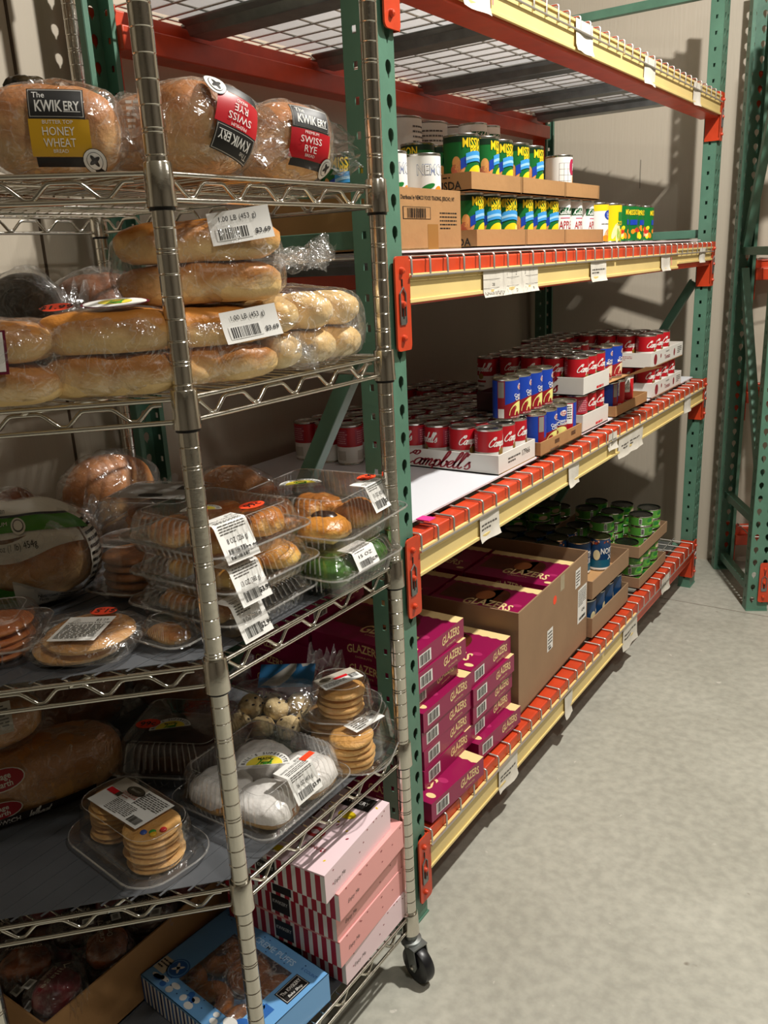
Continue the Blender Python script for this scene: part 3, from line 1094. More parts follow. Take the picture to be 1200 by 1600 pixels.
def art_chick(cream='E9E486', l1='Cream of', l2='Chicken'):
    def f(a, R, H):
        mp = cyl(R)
        yl = C_('bowl_' + cream, cream)
        band(a, R, .005, H - .005, pBLUE)
        n = 16
        vs, fs = [], []
        for i in range(n + 1):
            u = -R * 1.25 + R * 2.5 * i / n
            for v in (H * .07, H * (.36 + .24 * i / n)):
                vs.append(mp(u, v, 1))
            if i: fs.append((2 * i - 2, 2 * i, 2 * i + 1, 2 * i - 1))
        a.add(vs, fs, C_('dark_red', '8E1220'))
        a.ell(mp, R * .18, H * .12, R * .95, H * .32, yl, 2, a0=0, a1=PI)
        a.rect(mp, -R * 1.1, .005, R * 1.25, H * .10, C_('dark_red', '8E1220'), 3, 12, 1)
        a.text(mp, 'NET WT 10.5 OZ (298g)', 0, H * .075, .003, pWHT, 4)
        a.ell(mp, R * .35, H * .79, R * .36, R * .24, pWHT, 3)
        a.text(mp, 'Great', R * .35, H * .82, .006, pRED, 4, bold=.02)
        a.text(mp, 'Value', R * .35, H * .76, .006, pRED, 4, bold=.02)
        a.text(mp, l1, R * .3, H * .60, .008, pWHT, 4, bold=.02)
        a.text(mp, l2, R * .35, H * .52, .009, pWHT, 4, bold=.02)
        a.rect(mp, deg(R, -95), .005, deg(R, -62), H - .005, C_('dark_red', '8E1220'), 2, 6, 1)
        a.rect(mp, deg(R, -92), H * .55, deg(R, -66), H * .93, pGREY, 3, 4, 1)
        a.rect(mp, deg(R, -92), H * .06, deg(R, -66), H * .28, pWHT, 3, 4, 1)
        a.rect(mp, deg(R, 110), .005, deg(R, 190), H - .005, pRED, 2, 10, 1)
        a.rect(mp, deg(R, 115), H * .4, deg(R, 185), H * .93, pWHT, 3, 10, 1)
        a.lines(mp, deg(R, 120), H * .45, deg(R, 180), H * .9, 7, BLACK, 4, 3)
    return f

def art_redwhite(a, R, H):
    mp = cyl(R)
    band(a, R, .005, H - .005, C_('bright_red', 'D01622'))
    band(a, R, H * .50, H - .005, pWHT, 1)
    a.lines(mp, -R * 1.2, H * .54, R * .3, H * .9, 8, GREYINK, 2, 7)
    a.rect(mp, R * .4, H * .5, R * 1.3, H * .92, C_('bright_red', 'D01622'), 2, 8, 1)
    a.text(mp, 'Soup', R * .1, H * .25, .014, pWHT, 3)

def art_apple(a, R, H):
    mp = cyl(R)
    band(a, R, .005, H - .005, pWHT)
    band(a, R, .005, H * .16, pCREAM, 1)
    for k in (0, 170):
        o = deg(R, k)
        a.poly(mp, [(o - R * .95, H * .62), (o - R * .8, H * .73), (o - R * .95, H * .84), (o - R * .3, H * .80)], pDGREEN, 1)
        a.rect(mp, o - R * .85, H * .64, o + R * .85, H * .80, C_('banner_green', '1E5A34'), 2, 12, 1)
        script(a, mp, 'Kitchen', o, H * .725, .014, pWHT, 3, wd=R * 1.35, pen=.12)
        a.rect(mp, o - R * .5, H * .56, o + R * .4, H * .58, pPINK, 2, 8, 1)
        a.text(mp, 'APPLE', o, H * .42, .020, C_('apple_red', 'B3202E'), 3, wd=R * 1.2)
        a.text(mp, 'SLICES', o, H * .24, .007, pOLIVE, 3)

def art_gvfruit(a, R, H):
    mp = cyl(R)
    band(a, R, .005, H - .005, pWHT)
    band(a, R, H * .80, H - .005, pYEL, 1)
    a.ell(mp, 0, H * .70, R * .55, H * .12, pBLUE, 2)
    a.text(mp, 'Great', 0, H * .73, .007, pWHT, 3)
    a.text(mp, 'Value', 0, H * .66, .007, pWHT, 3)
    a.lines(mp, -R * .8, H * .45, R * .8, H * .5, 1, GREYINK, 2)
    a.ell(mp, R * .2, H * .2, R * .7, H * .16, pPEACH, 2)
    a.ell(mp, -R * .3, H * .12, R * .5, H * .08, pORG, 3)

def art_corn(a, R, H):
    mp = cyl(R)
    band(a, R, .005, H - .005, C_('corn_yellow', 'EFCB12'))
    a.rect(mp, -R * .2, H * .35, R * .75, H * .78, C_('leaf_green', '1F7A32'), 1, 8, 1)
    a.text(mp, 'CORN', R * .25, H * .5, .012, pYEL, 3, bold=.02)
    for (u, v, ro) in ((-.5, .3, 1.2), (-.2, .22, 1.4)):
        a.ell(mp, R * u, H * v, H * .22, R * .2, pCREAM, 2, rot=ro)
        a.ell(mp, R * (u + .3), H * (v - .08), H * .16, R * .12, C_('leaf_light', '8DB63A'), 2, rot=ro + .4)

def art_ro(a, R, H):
    mp = cyl(R)
    band(a, R, .005, H - .005, pWHT)
    a.rect(mp, -R * .15, H * .52, R * 1.3, H * .90, pMAG, 1, 10, 1)
    a.ell(mp, -R * .15, H * .71, R * .25, H * .19, pMAG, 1)
    a.text(mp, 'RO', R * .5, H * .72, .017, pWHT, 2, bold=.02)
    a.rect(mp, R * .0, .006, R * 1.3, H * .50, pPEACH, 1, 8, 1)
    a.ell(mp, R * .6, H * .22, R * .35, H * .2, pCREAM, 2)
    for i in range(6):
        a.rect(mp, -R * 1.25, H * (.1 + .14 * i), -R * .2, H * (.105 + .14 * i), GREYINK, 1, 5, 1)
    for u in (-1.25, -.9, -.55, -.2):
        a.rect(mp, R * u, H * .1, R * (u + .02), H * .8, GREYINK, 1)

def art_nemco(a, R, H):
    mp = cyl(R)
    band(a, R, .005, H - .005, pWHT)
    for k in (0, 180):
        o = deg(R, k)
        a.text(mp, 'NEMCO', o, H * .72, .020, C_('outline_blue', '7884A8'), 1, wd=R * 1.9, bold=.012)
        a.text(mp, 'NEMCO', o, H * .72, .0185, pWHT, 2, wd=R * 1.86, bold=-.012)
        for (u, v, r) in ((-.6, .16, .42), (.0, .18, .48), (.62, .17, .40), (.35, .33, .34)):
            a.ell(mp, o + R * u, H * v, R * r, R * r * .9, pORG if r != .48 else C_('orange_light', 'F0A030'), 2 if r > .41 else 1)
        a.ell(mp, o - R * .35, H * .42, R * .4, R * .13, C_('leaf_green', '1F7A32'), 2, rot=.3)
    a.text(mp, 'MANDARIN', R * .5, H * .24, .005, pWHT, 4)

def art_plainwhite(a, R, H):
    mp = cyl(R)
    band(a, R, .005, H - .005, C_('matt_white', 'CFC8BC', .6))
    band(a, R, .005, H * .28, C_('brown_band', '7A4430'), 1)
    for k in (-60, 60, 180):
        o = deg(R, k)
        a.lines(mp, o - R * .5, H * .45, o + R * .5, H * .9, 7, GREYINK, 2, k + 70, .35)
def art_plain(hexc, band2=None):
    def f(a, R, H):
        band(a, R, .005, H - .005, C_('c' + hexc, hexc))
        if band2: band(a, R, H * .3, H * .55, C_('c' + band2, band2), 1)
    return f

def art_salmon(a, R, H):
    mp = cyl(R)
    band(a, R, .005, H - .005, pNAVY)
    band(a, R, H * .10, H * .34, pTEAL, 1)
    band(a, R, .005, H * .10, pWHT, 2)
    for k in (0, 150):
        o = deg(R, k)
        a.text(mp, 'NORTH', o, H * .62, .020, pWHT, 3, wd=R * 1.7, bold=.03)
        a.text(mp, 'XII', o + R * .2, H * .42, .018, pWHT, 3, bold=.03)
        a.ell(mp, o - R * 1.2, H * .5, R * .3, H * .16, C_('badge', 'D8CBA0'), 3)
def art_salmon_up(a, R, H):
    art_salmon(a, R, H)
    rd = random.Random(3)
    mp = cyl(R)
    for i in range(60):
        a.ell(mp, rd.uniform(-PI, PI) * R, H * rd.uniform(.80, .94), R * .10, R * .07, rd.choice((C_('bean1', '9A3A24'), C_('bean2', 'D9A07A'), C_('bean3', '5A2418'))), 2, n=8, rot=rd.uniform(0, 3))
def art_chicken(a, R, H):
    mp = cyl(R)
    band(a, R, .004, H - .004, C_('tin_green', '4E8F35'))
    for k in (0, 180):
        o = deg(R, k)
        a.ell(mp, o, H * .5, R * .8, H * .30, pLIME, 1)
        a.ell(mp, o + R * .35, H * .45, R * .42, H * .22, C_('chicken_meat', 'D9C2A6'), 2)
        a.ell(mp, o - R * .35, H * .6, R * .3, H * .18, C_('leaf_green', '1F7A32'), 2)
    a.barcode(mp, deg(R, -70), H * .52, R * .22, H * .5, 2, 3)
    a.barcode(mp, deg(R, 110), H * .52, R * .22, H * .5, 2, 3)

# ------------------------------------------------------------------ cartons and trays
def tray(name, label, cat, x1, x0, y0, y1, z, h, m, art=None, inner=None, t=.003, group=None, rz=0, flap=0.0):
    """open-topped carton; x1 is its aisle side"""
    cx, cy = (x0 + x1) / 2, (y0 + y1) / 2
    w_, d_ = abs(x1 - x0), abs(y1 - y0)
    mb = MB()
    mi = inner or m
    mb.box((0, 0, t / 2), (w_, d_, t), mi)
    for (c, s) in (((w_ / 2 - t / 2, 0, h / 2), (t, d_, h)), ((-w_ / 2 + t / 2, 0, h / 2), (t, d_, h)), ((0, d_ / 2 - t / 2, h / 2), (w_ - 2 * t, t, h)), ((0, -d_ / 2 + t / 2, h / 2), (w_ - 2 * t, t, h))):
        mb.box(c, s, m)
    if art:
        art(mb, plane((w_ / 2, -d_ / 2, 0), (0, 1, 0), (0, 0, 1)), plane((-w_ / 2, -d_ / 2, 0), (1, 0, 0), (0, 0, 1)), w_, d_, h)
    o = mb.build(name, loc=(cx, cy, z), rz=rz, smooth=0)
    tag(o, label, cat, group)
    return o

WHITEC = mat('white_carton', 'DDDAD2', .5, var=.02, vs=15)
CAMPR = C_('carton_red', '8E1A2A')
# ================= shelf of the fruit cans
o = tray('cardboard_carton', 'open brown cardboard carton with black barcode behind the near post', 'carton', -.035, -.34, .09, .333, ZD3, .108, CARD,
         lambda mb, px, pn, w_, d_, h: (mb.box((0, 0, .069), (w_ - .006, d_ - .006, .003), CARD),
                                         mb.text(px, 'Distributed by NEMCO FOOD TRADING, JERICHO, NY', d_ * .50, h * .85, .0075, BLACK, 1, wd=d_ * .80, bold=.01),
                                         mb.rect(px, d_ * .12, h * .50, d_ * .52, h * .70, BLACK, 1), mb.rect(px, d_ * .13, h * .51, d_ * .51, h * .69, CARD, 2), mb.barcode(px, d_ * .32, h * .60, d_ * .28, h * .16, 3, 4, back=False),
                                         mb.lines(px, d_ * .66, h * .32, d_ * .93, h * .64, 5, BLACK, 1, 8, .35),
                                         mb.rect(px, d_ * .47, 0, d_ * .63, h * .42, mat('packing_tape', '9A6C35', .2), 1)))
usda = lambda mb, px, pn, w_, d_, h: (mb.text(pn, 'USDA', w_ * .80, h * .35, .016, BLACK, 1, bold=.01), mb.lines(pn, w_ * .6, h * .7, w_ * .95, h * .85, 1, BLACK, 1),
                                       mb.rect(px, d_ - .008, 0, d_ - .005, h, C_('tray_edge', '7A5A38'), 1))
def lo_tray(i, y0, y1, z, lb, dx=0, x0=-.246, h=.036):
    return tray('cardboard_tray', lb, 'cardboard tray', -.033 + dx, x0, y0, y1, z, h, CARD, usda, CARDI, group=None)
lo_tray(0, .397, .640, ZD3, 'brown cardboard tray on the board right beside the tall barcoded carton')
lo_tray(1, .642, .8705, ZD3, 'brown cardboard tray on the board between two other trays of cans')
lo_tray(2, .872, 1.137, ZD3, 'brown cardboard tray on the board holding white apple cans')
ZT = ZD3 + .1105
lo_tray(3, .377, .616, ZT, 'upper brown tray with USDA printed on its near end', x0=-.290)
lo_tray(4, .620, .868, ZT, 'upper brown cardboard tray in the middle of the top layer')
lo_tray(5, .870, 1.098, ZT, 'upper brown cardboard tray at the far end with one small white can')
RM, HM = .0368, .1065
mp_ = can('fruit_can', 'green peach can first from the carton in the near lower tray', 'food can', RM, HM, art_mission, loc=(-.078, .436, ZD3 + .0035), rz=.15)
g1 = 'green peach cans standing in the cardboard trays'
ordn = ['first', 'second', 'third', 'fourth', 'fifth', 'sixth', 'seventh', 'eighth']
mp_['group'] = g1
def cans(proto, items, g):
    out = []
    for (x, y, z, r, lb) in items:
        out.append(dup(proto, (x, y, z), r, lb, g))
    return out
z_ = ZD3 + .0035
cans(mp_, [(-.078, .516, z_, -.2, 'green peach can in the middle of the near lower tray'), (-.078, .597, z_, -.35, 'green peach can at the far end of the near lower tray'),
           (-.078, .685, z_, .1, 'green peach can at the near end of the second lower tray'), (-.078, .7605, z_, .0, 'green peach can in the middle of the second lower tray'), (-.078, .8355, z_, -.05, 'green peach can beside the white apple cans')], g1)
z_ = ZT + .0035
cans(mp_, [(-.078, .418, z_ + .0, -.1, 'green peach can at the near end of the top layer with peaches showing'), (-.072, .497, z_, .35, 'green peach can second from the near end of the top layer'),
           (-.078, .577, z_, .0, 'green peach can third from the near end of the top layer'),
           (-.078, .662, z_, .05, 'green peach can fourth from the near end of the top layer'), (-.078, .742, z_, .15, 'green peach can of the top layer beside the small white can'),
           (-.205, .535, z_, .5, 'green fruit can standing behind the two white mandarin cans, nearer the tray'), (-.205, .455, z_, 1.4, 'green fruit can in shade behind the two white mandarin cans')], g1)
g1b = 'green peach cans in the shaded back rows of the trays'
cans(mp_, [(-.158, y, z, .3, 'green peach can in the shaded second row of a tray') for (y, z) in ((.436, ZD3 + .0035), (.516, ZD3 + .0035), (.597, ZD3 + .0035), (.685, ZD3 + .0035), (.7605, ZD3 + .0035), (.8355, ZD3 + .0035))], g1b)
ap = can('apple_can', 'white apple can nearest the peach cans in the lower row', 'food can', RM, HM, art_apple, loc=(-.078, .915, ZD3 + .0035), rz=-.35, group='white apple cans')
cans(ap, [(-.078, .995, ZD3 + .0035, -.1, 'white apple can in the middle of the far lower tray'), (-.078, 1.078, ZD3 + .0035, .1, 'white apple can at the far end of the lower tray'),
          (-.288, .866, ZD3 + .1995, -.3, 'small white apple can with green banner at the back, beside the big white cans'), (-.288, .941, ZD3 + .1995, .0, 'small white apple can at the back, farther from the big white cans'),
          ], 'white apple cans')
o_ = MB().box((-.288, .903, ZD3 + .0995), (.076, .156, .199), CARD).build('cardboard_carton', smooth=0)
tag(o_, 'tall narrow brown carton under the small apple cans behind the trays', 'carton')
can('mixed_fruit_can', 'white and yellow fruit can with blue oval beside the corn can', 'food can', RM, HM, art_gvfruit, loc=(-.075, 1.185, ZD3), rz=.1)
can('corn_can', 'yellow corn can between the white fruit can and the fruit cocktail', 'food can', RM, HM, art_corn, loc=(-.068, 1.275, ZD3), rz=-.2)
fc = can('fruit_cocktail_can', 'green fruit cocktail can beside the yellow corn can', 'food can', RM, HM, art_cocktail, loc=(-.075, 1.358, ZD3), rz=.2, group='fruit cocktail cans at the end of the row')
cans(fc, [(-.072, 1.438, ZD3, -.5, 'second green fruit cocktail can from the corn can'), (-.080, 1.518, ZD3, -1.2, 'third green fruit cocktail can from the corn can'), (-.075, 1.598, ZD3, .1, 'last green fruit cocktail can at the far end of the fruit shelf row')], 'fruit cocktail cans at the end of the row')
can('pasta_can', 'small white can with magenta panel alone in the far upper tray', 'food can', .034, .098, art_ro, loc=(-.072, .915, ZT + .0035), rz=.1)
nm = can('mandarin_can', 'white mandarin can with oranges standing in the carton, nearest the post', 'food can', RM, HM - .003, art_nemco, loc=(-.10, .175, ZD3 + .0707), rz=-.1, group='white mandarin cans in the carton')
cans(nm, [(-.082, .268, ZD3 + .0707, -.35, 'white mandarin can with oranges standing in the carton, farther from the post')], 'white mandarin cans in the carton')
can('fruit_can', 'can with yellow band behind the white mandarin cans', 'food can', RM, HM, art_plain('8A8040', 'C8B030'), loc=(-.20, .275, ZD3 + .0707 + .030), rz=0)
MB().box((0, 0, .015), (.08, .08, .0298), CARD).build('cardboard_pad', loc=(-.20, .275, ZD3 + .0707), smooth=0)
tag(bpy.data.objects['cardboard_pad'], 'small cardboard pad in the carton under the yellow-banded can', 'cardboard')
mc = cans(mp_, [(-.180, .140, ZD3 + .0707, -.6, 'green can in the carton, seen between the posts, nearer the aisle'), (-.265, .150, ZD3 + .0707, -1.3, 'green can in the carton, seen between the posts, farther back'),], 'green cans in the open carton')
bw = can('catering_can', 'big white catering can in the middle of the back row', 'food can', .060, .178, art_plainwhite, loc=(-.39, .795, ZD3 + .134), rz=.4, group='big white catering cans')
cans(bw, [(-.39, .925, ZD3 + .134, -.2, 'big white catering can with print beside the small apple cans'), (-.39, .668, ZD3 + .134, 1.2, 'big white catering can nearest the post in the back row')], 'big white catering cans')
cans(bw, [(-.39, .795, ZD3, .2, 'big can under the white catering cans'), (-.39, .925, ZD3, .9, 'big can under the white catering cans'), (-.39, .668, ZD3, .5, 'big can under the white catering cans')], 'big cans under the catering cans')
for o_ in [q for q in COL.objects if q.get('group') == 'big cans under the catering cans']:
    o_.scale = (1, 1, (.134 - .0005) / .178)

# ================= shelf of the soup cans
SR, SH = .0332, .1005
soup = can('soup_can', 'red soup can at the aisle corner of the white tray nearest the post', 'soup can', SR, SH, art_script(pRED, pWHT), loc=(-.078, .527, ZD2 + .0035), rz=-.05)
def camp_tray(mb, px, pn, w_, d_, h):
    script(mb, pn, "Campbell's", w_ * .42, h * .52, h * .74, CAMPR, 1, wd=w_ * .66, pen=.11)
    mb.text(px, '17966', d_ * .74, h * .60, .014, GREYINK, 1, bold=.01)
    mb.lines(px, d_ * .25, h * .35, d_ * .58, h * .7, 2, GREYINK, 1, 2, .5)
t1 = tray('soup_tray', "white soup tray with red script lettering on the board nearest the post", 'soup tray', -.033, -.324, .487, .690, ZD2, .047, WHITEC, camp_tray, CARDI)
gS = 'soup cans in the white tray nearest the post'
soup['group'] = gS
zz = ZD2 + .0035
XS = [-.078, -.1475, -.217, -.2855]
rots = {0: -.05, 1: -.25, 2: -2.0, 3: -2.1}
row = ['front row, aisle end', 'front row, second from the aisle', 'front row, third from the aisle', 'front row, innermost']
for j, y in enumerate((.527, .594, .661)):
    for i, x in enumerate(XS):
        if i == j == 0: continue
        lb = {0: 'red soup can in the white tray nearest the post, %s' % row[i],
              1: ('red soup can in the white tray nearest the post, second along its aisle side' if i == 0 else 'red soup can in the inner rows of the white tray nearest the post'),
              2: ('red soup can in the white tray nearest the post, third along its aisle side' if i == 0 else 'red soup can in the inner rows of the white tray nearest the post')}[j]
        dup(soup, (x, y, zz), rots[i] + (.35 if j == 1 else .1) * (i == 0) + random.Random(i * 7 + j).uniform(-.2, .2), lb, gS if (j == 0 or i == 0) else 'soup cans in the inner rows of the near white tray')
gB = 'soup cans in the shaded block behind the near tray'
rd = random.Random(11)
k = 0
for y in [.46, .527, .594, .661]:
    for x in [-.37, -.438, -.506, -.574]:
        if y < .5 and x > -.4: continue
        dup(soup, (x + rd.uniform(-.003, .003), y + rd.uniform(-.004, .004), ZD2), rd.uniform(-3, 3), 'soup can in the shaded block of cans behind the near white tray', gB)
for y in [.735, .803, .871, .939]:
    for x in [-.203, -.271, -.339, -.407, -.475]:
        dup(soup, (x + rd.uniform(-.003, .003), y + rd.uniform(-.004, .004), ZD2), rd.uniform(-3, 3), 'soup can in the shaded block of cans behind the near white tray', gB)
# a group standing apart farther back
gB2 = 'soup cans in the shaded far group'
for y in [1.03, 1.098, 1.166]:
    for x in [-.415, -.483, -.551, -.619]:
        dup(soup, (x, y, ZD2), rd.uniform(-3, 3), 'dark red soup can in the shaded far group by the wall', gB2)
# brown tray with blue cans
def brownart(mb, px, pn, w_, d_, h):
    for u in (.38, .78):
        mb.rect(px, d_ * u - .015, h * .45, d_ * u + .015, h * .75, C_('tray_print', '5A3A20'), 1)
    mb.rect(px, d_ * .22, h * .1, d_ * .42, h * .2, C_('tray_print', '5A3A20'), 1)
tray('cardboard_tray', 'brown cardboard tray of blue and yellow chicken soup cans', 'cardboard tray', -.020, -.166, .695, .972, ZD2, .036, CARD, brownart, CARDI)
gv = can('chicken_soup_can', 'blue chicken soup can at the near end of the brown tray, lower row', 'soup can', SR, SH, art_chick(), LIDA, loc=(-.058, .735, zz), rz=.9, group='blue chicken soup cans in the brown tray')
cans(gv, [(-.058, .803, zz, -.25, 'blue chicken soup can with its oval badge facing out, lower row of the brown tray'), (-.058, .871, zz, -.7, 'blue chicken soup can third along the lower row of the brown tray'), (-.058, .9375, zz, 2.6, 'soup can with white print panel at the far end of the brown tray')], 'blue chicken soup cans in the brown tray')
cans(gv, [(-.1265, y, zz, .4, 'blue chicken soup can in the inner row of the brown tray') for y in (.735, .803, .871, .9375)], 'inner chicken soup cans of the brown tray')
zu = zz + SH + .0005
for i, y in enumerate((.640, .708, .776, .844)):
    dup(gv, (-.088, y, zu), -.10 - .0 * i, 'blue and yellow chicken soup can of the upper row, %s' % ['nearest the post', 'second from the post', 'third from the post', 'farthest from the post'][i], 'upper row of chicken soup cans')
tray('cardboard_tray', 'dark maroon cardboard tray edge behind the upper chicken soup cans', 'cardboard tray', -.130, -.20, .70, .90, zu + .0005, .05, C_('maroon_board', '2E0C10'))
# white trays two high
def camp2(mb, px, pn, w_, d_, h):
    script(mb, pn, "Campbell's", w_ * .42, h * .52, h * .74, CAMPR, 1, wd=w_ * .62, pen=.11)
    mb.lines(px, d_ * .5, h * .1, d_ * .95, h * .3, 1, C_('bright_red', 'D01622'), 1, 2, .7)
s2 = can('soup_can', 'red and green soup can at the aisle corner of the upper middle white tray', 'soup can', SR, SH, art_script(pRED, C_('band_green', '2C4A30')), loc=(-.075, 1.045, 0), rz=-.1)
def white_stack(ya, zb, nm, xin=-.305, ny=3):
    tray('soup_tray', "white soup tray with red script, %s" % nm, 'soup tray', -.030, xin, ya, ya + .205, zb, .050, WHITEC, camp2, CARDI)
white_stack(1.005, ZD2, 'lower one of the middle pair on the soup shelf')
white_stack(1.005, ZD2 + .1045, 'upper one of the middle pair on the soup shelf')
first = True
for lv, zb in enumerate((ZD2 + .0035, ZD2 + .108)):
    nm = ('lower', 'upper')[lv]
    for j, y in enumerate((1.045, 1.112, 1.178)):
        for i, x in enumerate((-.067, -.1338, -.2006, -.2674)):
            r = (-.1 - .2 * i + .15 * j) if lv else (1.9 if j == 0 else .2)
            edge = (i == 0 or j == 0)
            lb = ('red soup can of the %s middle white tray, %s' % (nm, 'aisle side, %s one' % ('nearest', 'middle', 'farthest')[j] if i == 0 else 'near end, %s inwards' % ordn[i - 1])) if edge else 'red soup can in the inner rows of the %s middle white tray' % nm
            g = 'soup cans of the %s middle white tray' % nm + ('' if edge else ', inner')
            if lv == 1 and i == j == 0:
                s2.location = (x, y, zb); s2['group'] = g
            else:
                dup(s2, (x, y, zb), r, lb, g)
cans(soup, [(-.345, y, ZD2, rd.uniform(-2, 2), 'dark soup can standing behind the middle white trays') for y in (1.05, 1.12, 1.19)], 'dark soup cans behind the middle trays')
cans(soup, [(-.345, y, ZD2 + SH + .001, rd.uniform(-2, 2), 'dark soup can standing behind the middle white trays') for y in (1.05, 1.12, 1.19)], 'dark soup cans behind the middle trays')
# torn tray in between
tray('cardboard_tray', 'torn brown cardboard tray of red and blue cans, lower, before the far white trays', 'cardboard tray', -.022, -.170, 1.252, 1.56, ZD2, .034, CARD, None, CARDI)
rw = can('soup_can', 'red and white can with a print panel, nearest the far tomato trays', 'soup can', SR, SH, art_redwhite, loc=(-.062, 1.43, zz), rz=-.9)
dup(rw, (-.064, 1.355, zz), -1.1, 'red and white can with a print panel beside the blue can in the torn tray')
dup(gv, (-.064, 1.292, zz), 1.0, 'blue soup can alone at the near end of the torn lower tray')
for y in (1.292, 1.36, 1.43):
    dup(gv, (-.131, y, zz), 2.0, 'soup can in the inner row of the torn tray', 'inner cans of the torn tray')
mu = can('mushroom_soup_can', 'blue mushroom soup can of the upper pair, nearer the post', 'soup can', SR, SH, art_chick('DCD2B0', 'Cream of', 'Mushroom'), LIDA, loc=(-.085, 1.292, zu + .0045), rz=-.25, group='pair of mushroom soup cans')
cans(mu, [(-.078, 1.362, zu + .0045, -.15, 'blue mushroom soup can of the upper pair, farther from the post')], 'pair of mushroom soup cans')
tray('cardboard_tray', 'flat torn brown tray under the two mushroom soup cans', 'cardboard tray', -.035, -.20, 1.235, 1.42, zu, .004, CARD, None, CARDI)
lf = MB()
def fl(u, v, L):
    return V(-.036 + .03 * v * 10 * .35 + .006 * u, 1.235 + u * .17, zu + .004 + v * (.05 - .02 * u))
lf.rect(fl, 0, 0, 1, 1, CARDI, 0, 8, 1)
lf.build('cardboard_flap', bpy.data.objects[[q.name for q in COL.objects if q.get('label', '').startswith('flat torn')][0]], smooth=0)
ob = [q for q in COL.objects if q.name.startswith('cardboard_flap')][0]
ob.matrix_parent_inverse = ob.parent.matrix_basis.inverted()
# far tomato trays
def tomart(mb, px, pn, w_, d_, h):
    mb.ell(px, d_ * .14, h * .48, .018, h * .36, CAMPR, 1)
    mb.ell(px, d_ * .30, h * .60, .006, h * .14, CAMPR, 1)
    mb.ell(px, d_ * .72, h * .5, .009, h * .26, CAMPR, 1)
    mb.text(px, 'Tomato', d_ * .50, h * .42, .015, CAMPR, 1, bold=.02)
    mb.text(px, "Campbell's", d_ * .50, h * .78, .007, GREYINK, 1)
    mb.lines(px, d_ * .82, h * .3, d_ * .96, h * .8, 4, GREYINK, 1, 5, .5)
    mb.lines(pn, w_ * .58, h * .5, w_ * .78, h * .8, 3, C_('apple_red', 'B3202E'), 1, 6, .3)
for lv, zb in enumerate((ZD2, ZD2 + .1045)):
    nm = ('lower', 'upper')[lv]
    tray('soup_tray', 'white tomato soup tray, %s one of the far pair' % nm, 'soup tray', -.024, -.308, 1.62 - .03 * lv, 1.97, zb, .050, WHITEC, tomart, CARDI)
    for j, y in enumerate((1.665, 1.74, 1.82, 1.90)):
        for i, x in enumerate((-.064, -.132, -.200, -.268)):
            edge = i == 0 or j == 0
            if lv == 1 and j == 3: continue
            lb = ('red tomato soup can of the %s far tray, %s' % (nm, 'aisle side, %s from its near end' % ordn[j] if i == 0 else 'near end, %s inwards' % ordn[i - 1])) if edge else 'red tomato soup can in the inner rows of the %s far tray' % nm
            dup(soup, (x, y, zb + .0035), -.15 + .1 * j - .2 * i, lb, 'tomato soup cans of the %s far tray' % nm + ('' if edge else ', inner'))
cans(soup, [(-.345 - .068 * a, 1.50 + .068 * b, ZD2 + c * (SH + .0005), rd.uniform(-3, 3), 'dark red soup can in the shaded stack behind the far trays') for a in range(2) for b in range(5) for c in range(2)], 'soup cans in the shaded stack behind the far trays')
cans(soup, [(-.215 - .068 * a, 1.30 + .068 * b, ZD2 + c * (SH + .0005), rd.uniform(-3, 3), 'red soup can behind the torn tray on the soup shelf') for a in range(3) for b in range(3) for c in range(2)], 'soup cans behind the torn tray')
